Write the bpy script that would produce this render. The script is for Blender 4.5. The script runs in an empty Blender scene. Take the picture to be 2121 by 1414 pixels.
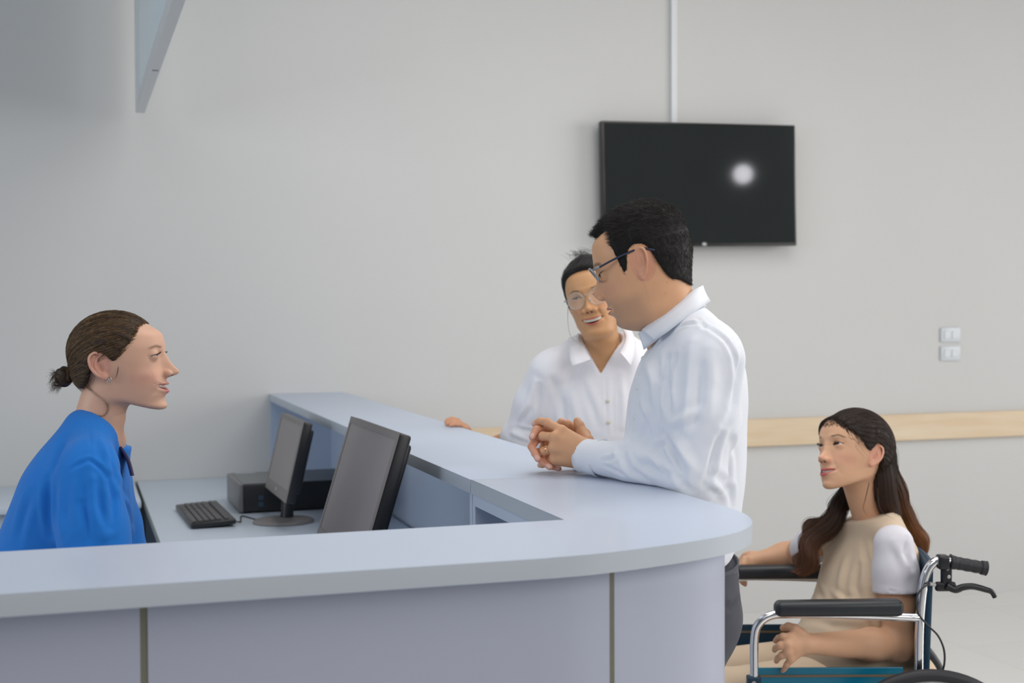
import bpy, bmesh, math, random
import numpy as np
from mathutils import Vector, Matrix
random.seed(7); RNG = np.random.default_rng(7)
SC = bpy.context.scene
COL = SC.collection
PI = math.pi

# ------------------------------------------------------------------ camera
F_PX, PITCH, YAW, ROLL, CAM_H = 2770.0, -0.0246, 0.3173, -0.004, 1.4547
_fw = np.array([math.sin(YAW)*math.cos(PITCH), math.cos(YAW)*math.cos(PITCH), math.sin(PITCH)])
_r = np.array([math.cos(YAW), -math.sin(YAW), 0.0]); _u = np.cross(_r, _fw)
_r2 = _r*math.cos(ROLL)+_u*math.sin(ROLL); _u2 = -_r*math.sin(ROLL)+_u*math.cos(ROLL)
cam_d = bpy.data.cameras.new('camera'); cam = bpy.data.objects.new('camera', cam_d); COL.objects.link(cam)
cam.matrix_world = Matrix(((_r2[0], _u2[0], -_fw[0], 0), (_r2[1], _u2[1], -_fw[1], 0), (_r2[2], _u2[2], -_fw[2], CAM_H), (0, 0, 0, 1)))
cam_d.sensor_width = 36.0; cam_d.sensor_fit = 'HORIZONTAL'; cam_d.lens = 36.0*F_PX/2121.0
cam_d.clip_start = 0.05; cam_d.clip_end = 100
cam_d.dof.use_dof = True; cam_d.dof.focus_distance = 2.75; cam_d.dof.aperture_fstop = 4.5
SC.camera = cam

# ------------------------------------------------------------------ light
SC.view_settings.view_transform = 'Standard'; SC.view_settings.look = 'None'
SC.view_settings.gamma = 1.0; SC.view_settings.exposure = 0.0
W = bpy.data.worlds.new('world'); SC.world = W; W.use_nodes = True
bg = W.node_tree.nodes['Background']; bg.inputs['Color'].default_value = (0.92, 0.95, 1.0, 1); bg.inputs['Strength'].default_value = 0.19

def area(name, loc, target, sx, sy, power, color):
    d = bpy.data.lights.new(name, 'AREA'); d.shape = 'RECTANGLE'; d.size = sx; d.size_y = sy
    d.energy = power; d.color = color
    o = bpy.data.objects.new(name, d); COL.objects.link(o); o.location = loc
    o.rotation_euler = (Vector(target)-Vector(loc)).to_track_quat('-Z', 'Y').to_euler()
    return o
area('window_daylight', (7.4, 1.6, 2.1), (1.0, 3.0, 1.2), 4.2, 2.8, 175, (1.0, 0.985, 0.96))
area('ceiling_light', (2.0, 2.9, 3.5), (1.9, 2.9, 0), 2.8, 2.6, 60, (1.0, 0.97, 0.93))
area('front_fill', (2.6, -0.8, 2.5), (0.8, 2.8, 1.3), 2.0, 1.6, 44, (1.0, 0.96, 0.92))  # unseen fill, added to light the near sides and the counter front

area('left_side_fill', (-3.4, 2.6, 2.0), (0.8, 3.4, 1.0), 2.2, 1.6, 48, (0.85, 0.93, 1.0))  # unseen light from the left, added for the inner counter faces and screens
area('people_fill', (-0.2, 0.5, 3.4), (0.7, 2.9, 1.2), 1.6, 1.6, 18, (1.0, 0.97, 0.93))  # unseen fill aimed at the people, added to lift their faces
def disk(name, loc, target, r, power, color):
    o = area(name, loc, target, r*2, r*2, power, color); o.data.shape = 'DISK'; return o
disk('standing_lamp', (5.10, 1.55, 2.52), (2.9, 5.5, 2.1), 0.075, 0.9, (0.95, 0.95, 1.0))

# ------------------------------------------------------------------ materials
MATS = {}
def mat(name, col, rough=0.5, metal=0.0, spec=0.5, noise=0.0, nscale=8.0, bump=0.0, bscale=200.0, coat=0.0, sheen=0.0, sss=0.0, alpha=None, trans=0.0, emis=None):
    if name in MATS: return MATS[name]
    m = bpy.data.materials.new(name); m.use_nodes = True; nt = m.node_tree; b = nt.nodes['Principled BSDF']
    b.inputs['Base Color'].default_value = (*col, 1); b.inputs['Roughness'].default_value = rough
    b.inputs['Metallic'].default_value = metal; b.inputs['Specular IOR Level'].default_value = spec
    b.inputs['Coat Weight'].default_value = coat; b.inputs['Sheen Weight'].default_value = sheen
    if trans: b.inputs['Transmission Weight'].default_value = trans
    if sss:
        b.inputs['Subsurface Weight'].default_value = sss; b.inputs['Subsurface Scale'].default_value = 0.01
        b.inputs['Subsurface Radius'].default_value = (1.0, 0.35, 0.2)
    tc = nt.nodes.new('ShaderNodeTexCoord')
    if noise:
        n = nt.nodes.new('ShaderNodeTexNoise'); n.inputs['Scale'].default_value = nscale; n.inputs['Detail'].default_value = 5
        mx = nt.nodes.new('ShaderNodeMix'); mx.data_type = 'RGBA'
        mx.inputs[6].default_value = (*[max(0, c*(1-noise)) for c in col], 1); mx.inputs[7].default_value = (*[min(1, c*(1+noise)) for c in col], 1)
        nt.links.new(tc.outputs['Object'], n.inputs['Vector']); nt.links.new(n.outputs['Fac'], mx.inputs[0]); nt.links.new(mx.outputs[2], b.inputs['Base Color'])
    if bump:
        n2 = nt.nodes.new('ShaderNodeTexNoise'); n2.inputs['Scale'].default_value = bscale; n2.inputs['Detail'].default_value = 3
        bp = nt.nodes.new('ShaderNodeBump'); bp.inputs['Strength'].default_value = bump; bp.inputs['Distance'].default_value = 0.001
        nt.links.new(tc.outputs['Object'], n2.inputs['Vector']); nt.links.new(n2.outputs['Fac'], bp.inputs['Height']); nt.links.new(bp.outputs['Normal'], b.inputs['Normal'])
    MATS[name] = m; return m

M_WALL = mat('wall_paint', (0.585, 0.585, 0.58), 0.75, noise=0.03, nscale=1.5, bump=0.25, bscale=120)
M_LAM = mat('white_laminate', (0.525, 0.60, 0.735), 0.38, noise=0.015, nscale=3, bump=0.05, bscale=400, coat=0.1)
M_PANEL = mat('shaded_lilac_laminate', (0.415, 0.445, 0.55), 0.42, noise=0.02, nscale=3, coat=0.1)  # lilac laminate, darkened to carry the shade of the counter front
M_DESK = mat('desk_laminate', (0.60, 0.68, 0.78), 0.4, noise=0.015, nscale=3)
M_EDGE = mat('shaded_edge_band', (0.47, 0.52, 0.58), 0.4, noise=0.02, nscale=5)  # edge colour darkened for the shade on the slab's side faces
M_STEEL = mat('brushed_steel_strip', (0.22, 0.22, 0.17), 0.35, 0.35, noise=0.15, nscale=12)
M_CHROME = mat('chrome', (0.80, 0.80, 0.82), 0.10, 1.0, noise=0.02, nscale=4)
M_BLACKP = mat('black_plastic', (0.012, 0.013, 0.016), 0.35, noise=0.2, nscale=30)
M_BEZEL = mat('grey_black_bezel', (0.22, 0.20, 0.195), 0.5, noise=0.1, nscale=40)
M_KEY = mat('key_plastic', (0.075, 0.072, 0.075), 0.45, noise=0.1, nscale=60)
M_SCREEN = mat('monitor_panel', (0.30, 0.27, 0.265), 0.55, noise=0.06, nscale=10)  # base colour raised to carry the reflection on the screens
M_TV = mat('tv_glass', (0.018, 0.021, 0.021), 0.055, noise=0.2, nscale=2, spec=0.5)
M_TVB = mat('tv_bezel', (0.012, 0.012, 0.012), 0.3, noise=0.1, nscale=30)
M_PLATE = mat('switch_plate_plastic', (0.60, 0.635, 0.67), 0.35, noise=0.02, nscale=20)
M_SILVER = mat('silver_plastic', (0.5, 0.5, 0.5), 0.3, 0.6, noise=0.05, nscale=30)
M_LEATHER = mat('black_vinyl', (0.018, 0.022, 0.028), 0.38, noise=0.15, nscale=40, bump=0.3, bscale=500)
M_RUBBER = mat('black_rubber', (0.02, 0.02, 0.025), 0.5, noise=0.1, nscale=50, bump=0.3, bscale=500)
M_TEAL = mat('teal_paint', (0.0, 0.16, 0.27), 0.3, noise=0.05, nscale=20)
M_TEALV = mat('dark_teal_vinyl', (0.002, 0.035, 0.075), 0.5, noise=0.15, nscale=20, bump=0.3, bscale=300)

# ------------------------------------------------------------------ scene objects
def T(o, label=None, cat=None, group=None, kind=None):
    if label: o['label'] = label
    if cat: o['category'] = cat
    if group: o['group'] = group
    if kind: o['kind'] = kind
    return o
def thing(name, label, cat, loc=(0, 0, 0), rz=0.0, group=None):
    o = bpy.data.objects.new(name, None); COL.objects.link(o); o.location = loc; o.rotation_euler = (0, 0, rz)
    o.empty_display_size = 0.1
    return T(o, label, cat, group)
def link(name, me, m, parent=None, smooth=False):
    o = bpy.data.objects.new(name, me); COL.objects.link(o)
    for mm in (m if isinstance(m, (list, tuple)) else [m]): me.materials.append(mm)
    if parent is not None: o.parent = parent
    if smooth:
        for p in me.polygons: p.use_smooth = True
    return o
def obj(name, bm, m, parent=None, smooth=False):
    me = bpy.data.meshes.new(name); bmesh.ops.recalc_face_normals(bm, faces=bm.faces); bm.to_mesh(me); bm.free()
    return link(name, me, m, parent, smooth)
def smooth_angle(o, ang=40):
    me = o.data
    for p in me.polygons: p.use_smooth = True
    me.set_sharp_from_angle(angle=math.radians(ang)); return o

def bx(bm, lo, hi, bev=0.0, seg=2, M=None):
    r = bmesh.ops.create_cube(bm, size=1.0); vs = r['verts']
    for v in vs:
        v.co = Vector(((lo[i]+hi[i])/2 + v.co[i]*(hi[i]-lo[i]) for i in range(3)))
    if bev > 0:
        es = list({e for v in vs for e in v.link_edges})
        rr = bmesh.ops.bevel(bm, geom=es, offset=bev, segments=seg, affect='EDGES', profile=0.5)
        vs = list({v for f in rr['faces'] for v in f.verts} | {v for v in vs if v.is_valid})
    if M is not None:
        for v in vs: v.co = M @ v.co
    return vs
def tube(bm, pts, rad, seg=12, caps=True, closed=False, flat=None):
    """sweep a circle (or ellipse: flat=(normal axis, ratio)) along pts; rad scalar or list"""
    P = [Vector(p) for p in pts]; n = len(P); R = rad if isinstance(rad, (list, tuple, np.ndarray)) else [rad]*n
    rings = []; prev = None
    for i in range(n):
        if closed: t = (P[(i+1) % n]-P[i-1])
        else: t = P[min(i+1, n-1)]-P[max(i-1, 0)]
        t = t.normalized() if t.length > 1e-9 else Vector((0, 0, 1))
        if prev is None:
            a = Vector((0, 0, 1)) if abs(t.z) < 0.9 else Vector((1, 0, 0)); nrm = (a - t*a.dot(t)).normalized()
        else:
            nrm = prev - t*prev.dot(t); nrm = nrm.normalized() if nrm.length > 1e-6 else prev
        prev = nrm; bn = t.cross(nrm)
        ring = []
        for k in range(seg):
            a = 2*PI*k/seg; off = nrm*math.cos(a)*R[i]+bn*math.sin(a)*R[i]
            ring.append(bm.verts.new(P[i]+off))
        rings.append(ring)
    m = n if closed else n-1
    for i in range(m):
        A, B = rings[i], rings[(i+1) % n]
        for k in range(seg): bm.faces.new((A[k], A[(k+1) % seg], B[(k+1) % seg], B[k]))
    if caps and not closed:
        bm.faces.new(list(reversed(rings[0]))); bm.faces.new(rings[-1])
def lathe(bm, prof, axis_o=(0, 0, 0), seg=32, M=None):
    """prof: list of (r,z)"""
    rings = []
    o = Vector(axis_o)
    for r, z in prof:
        rings.append([bm.verts.new(o+Vector((r*math.cos(2*PI*k/seg), r*math.sin(2*PI*k/seg), z))) for k in range(seg)])
    for A, B in zip(rings, rings[1:]):
        for k in range(seg): bm.faces.new((A[k], A[(k+1) % seg], B[(k+1) % seg], B[k]))
    bm.faces.new(list(reversed(rings[0]))); bm.faces.new(rings[-1])
    if M is not None:
        for ring in rings:
            for v in ring: v.co = M @ v.co
def prism(bm, poly, z0, z1, bev=0.0):
    a = [bm.verts.new((x, y, z0)) for x, y in poly]; b = [bm.verts.new((x, y, z1)) for x, y in poly]
    n = len(poly); fs = [bm.faces.new(list(reversed(a))), bm.faces.new(b)]
    for i in range(n): fs.append(bm.faces.new((a[i], a[(i+1) % n], b[(i+1) % n], b[i])))
    if bev:
        es = [e for f in fs[:2] for e in f.edges]
        bmesh.ops.bevel(bm, geom=list(set(es)), offset=bev, segments=2, affect='EDGES', profile=0.5)
def catmull(pts, n=8, closed=False):
    P = [np.array(p, float) for p in pts]; out = []
    N = len(P); rng = range(N if closed else N-1)
    for i in rng:
        if closed: p0, p1, p2, p3 = P[i-1], P[i], P[(i+1) % N], P[(i+2) % N]
        else: p0, p1, p2, p3 = P[max(i-1, 0)], P[i], P[i+1], P[min(i+2, N-1)]
        for k in range(n):
            t = k/n
            out.append(0.5*((2*p1)+(-p0+p2)*t+(2*p0-5*p1+4*p2-p3)*t*t+(-p0+3*p1-3*p2+p3)*t**3))
    if not closed: out.append(P[-1])
    return [tuple(p) for p in out]

# ------------------------------------------------------------------ room
YW = 5.668
bm = bmesh.new(); bx(bm, (-4.0, YW, 0), (9.0, YW+0.15, 4.2)); T(obj('wall_back', bm, M_WALL), kind='structure')
# floor: large pale tiles
mf = mat('floor_tile', (0.58, 0.575, 0.55), 0.22)
nt = mf.node_tree; tc = nt.nodes.new('ShaderNodeTexCoord'); br = nt.nodes.new('ShaderNodeTexBrick')
br.offset = 0.0; br.inputs['Scale'].default_value = 1.0; br.inputs['Brick Width'].default_value = 0.6; br.inputs['Row Height'].default_value = 0.6
br.inputs['Mortar Size'].default_value = 0.003; br.inputs['Color1'].default_value = (0.74, 0.735, 0.71, 1); br.inputs['Color2'].default_value = (0.725, 0.72, 0.70, 1)
br.inputs['Mortar'].default_value = (0.66, 0.655, 0.635, 1); nt.links.new(tc.outputs['Object'], br.inputs['Vector'])
nt.links.new(br.outputs['Color'], nt.nodes['Principled BSDF'].inputs['Base Color'])
bm = bmesh.new(); bx(bm, (-4.0, -4.0, -0.1), (9.0, YW+0.15, 0)); T(obj('floor', bm, mf), kind='structure')
# wooden wall rail
mw = mat('pale_wood', (0.62, 0.50, 0.34), 0.45)
nt = mw.node_tree; tc = nt.nodes.new('ShaderNodeTexCoord'); mp = nt.nodes.new('ShaderNodeMapping'); mp.inputs['Scale'].default_value = (1.2, 20, 14)
n1 = nt.nodes.new('ShaderNodeTexNoise'); n1.inputs['Scale'].default_value = 2.0; n1.inputs['Detail'].default_value = 6
cr = nt.nodes.new('ShaderNodeValToRGB'); cr.color_ramp.elements[0].position = 0.35; cr.color_ramp.elements[1].position = 0.7
cr.color_ramp.elements[0].color = (0.66, 0.50, 0.33, 1); cr.color_ramp.elements[1].color = (0.72, 0.60, 0.44, 1)
nt.links.new(tc.outputs['Object'], mp.inputs['Vector']); nt.links.new(mp.outputs['Vector'], n1.inputs['Vector']); nt.links.new(n1.outputs['Fac'], cr.inputs['Fac']); nt.links.new(cr.outputs['Color'], nt.nodes['Principled BSDF'].inputs['Base Color'])
bm = bmesh.new(); bx(bm, (1.16, YW-0.03, 0.797), (9.0, YW, 0.927), 0.004); T(obj('trim_1', bm, mw), kind='structure')
# cable trunking above the television
bm = bmesh.new(); bx(bm, (2.635, YW-0.016, 2.2), (2.665, YW, 4.2), 0.003); T(obj('trim_2', bm, mat('trunking_plastic', (0.70, 0.72, 0.74), 0.4, noise=0.02)), kind='structure')

# television
tv = thing('television', 'large black flat television hung high on the wall', 'television', (2.757, YW, 1.737), math.radians(0))
mtv = Matrix.Rotation(math.radians(-1.0), 4, 'Y') @ Matrix.Rotation(math.radians(0.0), 4, 'X')
bm = bmesh.new(); bx(bm, (-0.489, -0.092, 0), (0.489, -0.045, 0.565), 0.005, M=mtv); smooth_angle(obj('housing', bm, M_TVB, tv))
bm = bmesh.new(); bx(bm, (-0.480, -0.0935, 0.014), (0.480, -0.0915, 0.556), 0, M=mtv); obj('screen', bm, M_TV, tv)
bm = bmesh.new(); bx(bm, (-0.10, -0.046, 0.16), (0.10, -0.002, 0.40), 0.004); obj('wall_bracket', bm, M_TVB, tv)
bm = bmesh.new(); lathe(bm, [(0.001, 0), (0.012, 0.0015), (0.013, 0.004), (0.001, 0.005)], seg=20, M=mtv @ Matrix.Translation((0.006, -0.0925, 0.010)) @ Matrix.Rotation(PI/2, 4, 'X') @ Matrix.Diagonal((1, 0.75, 1, 1))); obj('badge', bm, M_SILVER, tv, True)

# switch plates
def plate(z, label, slots):
    t = thing('switch_plate', label, 'switch plate', (4.165, YW, z))
    bm = bmesh.new(); bx(bm, (-0.058, -0.010, -0.036), (0.058, 0, 0.036), 0.004); smooth_angle(obj('cover', bm, M_PLATE, t))
    for s in slots:
        bm = bmesh.new(); bx(bm, (s-0.017, -0.0135, -0.02), (s+0.017, -0.0095, 0.02), 0.002); obj('rocker', bm, M_PLATE, t)
plate(1.315, 'white wall switch plate, upper of the pair right of the television', (-0.022, 0.022))
plate(1.222, 'white wall switch plate, lower of the pair right of the television', (-0.022, 0.022))

# hanging glazed sign panel high at the left, running out from the wall
sg = thing('hanging_panel', 'grey framed glass panel hanging high above the left side of the desk', 'hanging panel', (0.262, 5.42, 2.25))
M_AL = mat('grey_aluminium', (0.66, 0.68, 0.70), 0.4, 0.2, noise=0.03, nscale=10)
bm = bmesh.new(); bx(bm, (-0.018, -2.4, -0.02), (0.018, 0.06, 0.02), 0.003); fr = obj('bottom_rail', bm, M_AL, sg)
bm = bmesh.new(); bx(bm, (-0.018, -0.0, 0.02), (0.018, 0.06, 1.2), 0.003); obj('end_post', bm, M_AL, sg)
bm = bmesh.new(); bx(bm, (-0.006, -2.38, 0.02), (0.006, 0.0, 1.15)); obj('pane', bm, mat('pale_frosted_glass', (0.66, 0.80, 0.86), 0.25, noise=0.03, nscale=2, spec=0.6), sg)
bm = bmesh.new(); bx(bm, (-0.028, -0.01, 0.62), (-0.0175, 0.07, 1.2), 0.002); obj('bracket', bm, mat('dark_bracket', (0.05, 0.055, 0.05), 0.5, noise=0.1), sg)
bm = bmesh.new(); bx(bm, (-0.008, -0.93, -0.0215), (0.012, -0.925, -0.0195)); obj('joint', bm, M_BLACKP, sg)

# ------------------------------------------------------------------ reception counter
CZ, TH, DZ = 1.10, 0.030, 0.755
XI, XO, YO, YI = 0.782, 1.103, 1.785, 2.098
corner = [(0.64, 1.785), (0.70, 1.789), (0.755, 1.799), (0.814, 1.814), (0.886, 1.836), (0.956, 1.866), (1.010, 1.903), (1.052, 1.950), (1.082, 2.010), (1.098, 2.07), (1.103, 2.14)]
corner = [c[:2] for c in catmull([(x, y, 0) for x, y in corner], 4)]
YS = 2.662                                     # joint between the two sections
XL = -2.2
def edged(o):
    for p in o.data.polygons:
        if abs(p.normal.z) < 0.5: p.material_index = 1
def inset(poly, d):
    out = []
    for i, (x, y) in enumerate(poly):
        a = poly[max(i-1, 0)]; b = poly[min(i+1, len(poly)-1)]; tx, ty = b[0]-a[0], b[1]-a[1]; l = math.hypot(tx, ty)
        out.append((x-ty/l*d, y+tx/l*d))
    return out
ca = thing('reception_counter', 'white L-shaped front section of the reception counter with a rounded outer corner', 'counter', (0, 0, 0))
bm = bmesh.new(); prism(bm, [(XL, YO)]+corner+[(XO, YS-0.0012), (XI, YS-0.0012), (XI, YI), (XL, YI)], CZ-TH, CZ, 0.0015)
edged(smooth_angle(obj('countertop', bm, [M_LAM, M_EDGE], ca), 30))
oc = inset([(XL, YO)]+corner+[(XO, YS)], 0.045)
oi = inset([(XL, YO)]+corner+[(XO, YS)], 0.063)
seams = (0.085, 0.762)
def panel(bm, x0, x1):
    seg = [p for p in oc if x0+1e-4 < p[0] < x1-1e-4 or (x1 > 1.0 and p[0] > x0)]
    inn = [p for p in oi if x0+1e-4 < p[0] < x1-1e-4 or (x1 > 1.0 and p[0] > x0)]
    def yat(P, x):
        for a, b in zip(P, P[1:]):
            if a[0] <= x <= b[0] and b[0] > a[0]: return a[1]+(b[1]-a[1])*(x-a[0])/(b[0]-a[0])
        return P[0][1]
    s = [(x0, yat(oc, x0))]+seg; n = [(x0, yat(oi, x0))]+inn
    if x1 < 1.0: s.append((x1, yat(oc, x1))); n.append((x1, yat(oi, x1)))
    prism(bm, s+n[::-1], 0.08, CZ-TH)
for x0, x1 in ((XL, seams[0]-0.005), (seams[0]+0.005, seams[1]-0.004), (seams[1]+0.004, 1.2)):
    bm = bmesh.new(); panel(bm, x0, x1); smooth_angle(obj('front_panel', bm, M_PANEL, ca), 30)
for s, w in ((seams[0], 0.005), (seams[1], 0.004)):
    y = 1.832 if s < 0.5 else 1.846
    bm = bmesh.new(); bx(bm, (s-w, y, 0.08), (s+w, y+0.012, CZ-TH)); obj('joint_strip', bm, M_STEEL, ca)
bm = bmesh.new(); prism(bm, inset([(XL, YO)]+corner+[(XO, YS)], 0.09)+inset([(XL, YO)]+corner+[(XO, YS)], 0.10)[::-1], 0.0, 0.08); obj('plinth', bm, M_STEEL, ca)
bm = bmesh.new(); bx(bm, (XL, YI-0.02, 0.0), (XI+0.0, YI-0.004, CZ-TH)); obj('inner_panel', bm, M_LAM, ca)
bm = bmesh.new(); bx(bm, (XI+0.004, YS-0.021, 0), (XO-0.065, YS-0.0015, CZ-TH)); obj('end_panel', bm, M_LAM, ca)
bm = bmesh.new(); bx(bm, (XI+0.001, YI, CZ-TH-0.022), (XI+0.02, YS-0.022, CZ-TH)); obj('edge_rail', bm, M_LAM, ca)

cb = thing('reception_counter', 'white counter wing running back from the corner section to the wall', 'counter', (0, 0, 0))
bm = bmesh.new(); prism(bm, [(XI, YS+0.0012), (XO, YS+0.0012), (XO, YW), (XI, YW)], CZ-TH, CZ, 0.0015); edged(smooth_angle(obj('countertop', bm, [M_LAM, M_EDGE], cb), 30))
bm = bmesh.new(); bx(bm, (XO-0.063, YS+0.001, 0.08), (XO-0.045, YW, CZ-TH)); obj('back_panel', bm, M_LAM, cb)
bm = bmesh.new(); bx(bm, (XO-0.10, YS+0.001, 0.0), (XO-0.09, YW, 0.08)); obj('plinth', bm, M_STEEL, cb)
for y0, zz in ((YS+0.0015, 0), (YW-0.02, DZ+0.001)):
    bm = bmesh.new(); bx(bm, (XI+0.004, y0, zz), (XO-0.063, y0+0.018, CZ-TH)); obj('divider', bm, M_LAM, cb)

# ------------------------------------------------------------------ desks
dk = thing('office_desk', 'pale grey desk inside the counter carrying the monitors and keyboard', 'desk', (0, 0, 0))
GX = 0.243
bm = bmesh.new(); bx(bm, (GX, 2.69, DZ-0.025), (XI+0.235, YW-0.003, DZ), 0.002); smooth_angle(obj('desktop', bm, M_DESK, dk))
for y0 in (2.72, 3.6, YW-0.04):
    bm = bmesh.new(); bx(bm, (GX+0.03, y0, 0), (XI-0.02, y0+0.018, DZ-0.025)); obj('leg_panel', bm, M_DESK, dk)
bm = bmesh.new(); bx(bm, (GX-0.0015, 2.69, DZ-0.0245), (GX+0.0005, YW-0.003, DZ-0.0005)); obj('edge_strip', bm, mat('dark_edge', (0.16, 0.19, 0.19), 0.4, noise=0.1), dk)
dl = thing('office_desk', 'pale grey low desk along the wall behind the woman in blue', 'desk', (0, 0, 0))
bm = bmesh.new(); bx(bm, (-1.9, 5.06, DZ-0.025), (GX-0.012, YW-0.003, DZ), 0.002); smooth_angle(obj('desktop', bm, M_DESK, dl))
bm = bmesh.new(); bx(bm, (-1.85, 5.12, 0.1), (GX-0.05, 5.138, DZ-0.025)); obj('modesty_panel', bm, M_DESK, dl)
for x0 in (-1.88, GX-0.035):
    bm = bmesh.new(); bx(bm, (x0, 5.08, 0), (x0+0.018, YW-0.01, DZ-0.025)); obj('leg_panel', bm, M_DESK, dl)
# low cabinet between the desks
lc = thing('pedestal_cabinet', 'low pale cabinet tucked against the desk edge beside the woman in blue', 'cabinet', (0, 0, 0))
bm = bmesh.new(); bx(bm, (GX-0.42, 3.95, 0.0), (GX-0.016, 4.5, 0.62), 0.003); obj('body', bm, mat('cabinet_grey', (0.42, 0.47, 0.47), 0.4, noise=0.02), lc)
for k in range(3):
    bm = bmesh.new(); bx(bm, (GX-0.41, 3.935, 0.03+k*0.195), (GX-0.026, 3.95, 0.215+k*0.195), 0.002); dd = obj('drawer', bm, M_DESK, lc)
    bm = bmesh.new(); bx(bm, (GX-0.27, 3.92, 0.14+k*0.195), (GX-0.17, 3.935, 0.152+k*0.195), 0.002); obj('handle', bm, M_SILVER, dd)

# ------------------------------------------------------------------ computers
def monitor(name, label, base, yaw, tilt, w, h, zc, base_r, pole_h, dx):
    """screen faces local -x; width along y"""
    t = thing(name, label, 'monitor', base, yaw)
    Mx = Matrix.Translation((0, 0, zc)) @ Matrix.Rotation(tilt, 4, 'Y')
    bm = bmesh.new(); bx(bm, (-0.018, -w/2, -h/2), (0.012, w/2, h/2), 0.006, 3, M=Mx)
    bx(bm, (0.010, -w/2+0.03, -h/2+0.03), (0.028, w/2-0.03, h/2-0.02), 0.008, 2, M=Mx); smooth_angle(obj('housing', bm, M_BLACKP, t), 35)
    fz = 0.016; bb = 0.035
    bm = bmesh.new()
    for lo, hi in (((-0.020, -w/2, h/2-fz), (-0.017, w/2, h/2)), ((-0.020, -w/2, -h/2), (-0.017, w/2, -h/2+bb)), ((-0.020, -w/2, -h/2+bb), (-0.017, -w/2+fz, h/2-fz)), ((-0.020, w/2-fz, -h/2+bb), (-0.017, w/2, h/2-fz))):
        bx(bm, lo, hi, M=Mx)
    obj('bezel', bm, M_BEZEL, t)
    bm = bmesh.new(); bx(bm, (-0.0185, -w/2+fz, -h/2+bb), (-0.0165, w/2-fz, h/2-fz), M=Mx); obj('screen', bm, M_SCREEN, t)
    bm = bmesh.new(); lathe(bm, [(0.002, 0), (0.009, 0.0), (0.009, 0.0015), (0.002, 0.0015)], seg=16, M=Mx @ Matrix.Translation((-0.020, 0, -h/2+0.017)) @ Matrix.Rotation(-PI/2, 4, 'Y')); obj('badge', bm, M_SILVER, t, True)
    bm = bmesh.new(); lathe(bm, [(base_r, 0.0), (base_r+0.002, 0.004), (base_r*0.96, 0.011), (base_r*0.5, 0.016), (0.03, 0.018)], seg=40, M=Matrix.Translation((dx, 0, 0)) @ Matrix.Diagonal((1.15, 1.0, 1, 1))); smooth_angle(obj('stand_base', bm, M_BEZEL, t), 40)
    bm = bmesh.new(); tp = Mx @ Vector((0.03, 0, -0.02))
    tube(bm, [(dx+0.01, 0, 0.014), (dx+0.015, 0, pole_h*0.5), (tp.x+0.004, 0, tp.z)], [0.022, 0.020, 0.020], 14); bx(bm, (0.026, -0.04, -0.10), (0.045, 0.04, 0.06), 0.006, M=Mx); smooth_angle(obj('stand_neck', bm, M_BLACKP, t), 40)
    return t
mon1 = monitor('computer_monitor', 'black flat computer monitor in front, nearest to the counter corner', (0.650, 3.13, DZ), math.radians(0.8), math.radians(17), 0.50, 0.325, 0.265, 0.105, 0.20, 0.03)
mon2 = monitor('computer_monitor', 'smaller black computer monitor behind, on a round base near the desktop computer', (0.672, 4.40, DZ), math.radians(1), math.radians(13), 0.41, 0.26, 0.215, 0.086, 0.16, -0.02)

# desktop computer lying flat
pc = thing('desktop_computer', 'black desktop computer case lying flat on the desk behind the smaller monitor', 'computer', (0.535, 4.625, DZ), math.radians(1))
bm = bmesh.new(); bx(bm, (0.012, 0, 0.006), (0.40, 0.34, 0.10), 0.004); smooth_angle(obj('case', bm, M_BLACKP, pc))
bm = bmesh.new(); bx(bm, (0.0, 0.002, 0.004), (0.016, 0.338, 0.102), 0.005, 3); smooth_angle(obj('front_bezel', bm, mat('bezel_grey', (0.15, 0.145, 0.15), 0.35, noise=0.1), pc))
bm = bmesh.new(); bx(bm, (0.014, 0.006, 0.0995), (0.398, 0.334, 0.1025), 0.001); obj('top_cover', bm, mat('cover_grey', (0.12, 0.13, 0.135), 0.35, noise=0.1), pc)
for k in range(2):
    bm = bmesh.new(); bx(bm, (0.065, -0.0015, 0.045-k*0.022), (0.082, 0.001, 0.060-k*0.022), 0.001); obj('port', bm, mat('port_blue', (0.03, 0.06, 0.10), 0.4, noise=0.1), pc)
bm = bmesh.new(); bx(bm, (0.03, 0.30, 0.102), (0.10, 0.32, 0.103)); obj('label_plate', bm, M_SILVER, pc)
for px_, py_ in ((0.03, 0.03), (0.03, 0.31), (0.37, 0.03), (0.37, 0.31)):
    bm = bmesh.new(); lathe(bm, [(0.012, 0), (0.012, 0.008)], (px_, py_, 0), 12); obj('foot', bm, M_RUBBER, pc)

# keyboard
kb = thing('keyboard', 'black computer keyboard lying on the desk left of the monitors', 'keyboard', (0.414, 4.58, DZ), math.radians(2))
Mk = Matrix.Translation((0, 0, 0.016)) @ Matrix.Rotation(math.radians(-3), 4, 'Y')
bm = bmesh.new(); bx(bm, (-0.072, -0.225, -0.011), (0.072, 0.225, 0.007), 0.006, 3, M=Mk); smooth_angle(obj('case', bm, M_BLACKP, kb))
kz = 0.007
rows = [(-0.058, 0.016), (-0.038, 0.016), (-0.019, 0.016), (0.0, 0.016), (0.019, 0.016), (0.044, 0.012)]
for rx, rw in rows:
    bm = bmesh.new(); y = -0.215
    sizes = ([0.0175]*15+[0.01]+[0.0175]*3+[0.01]+[0.0175]*4)
    if rx == -0.058: sizes = [0.026, 0.020, 0.022, 0.11, 0.022, 0.020, 0.026, 0.010, 0.0175, 0.0175, 0.0175, 0.010, 0.036, 0.0175]
    for s in sizes:
        if y+s > 0.216: break
        if s != 0.01: bx(bm, (rx-rw/2, y+0.001, kz-0.002), (rx+rw/2, y+s-0.001, kz+0.006), 0.0015, 1, M=Mk)
        y += s
    obj('key_row', bm, M_KEY, kb)
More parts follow.
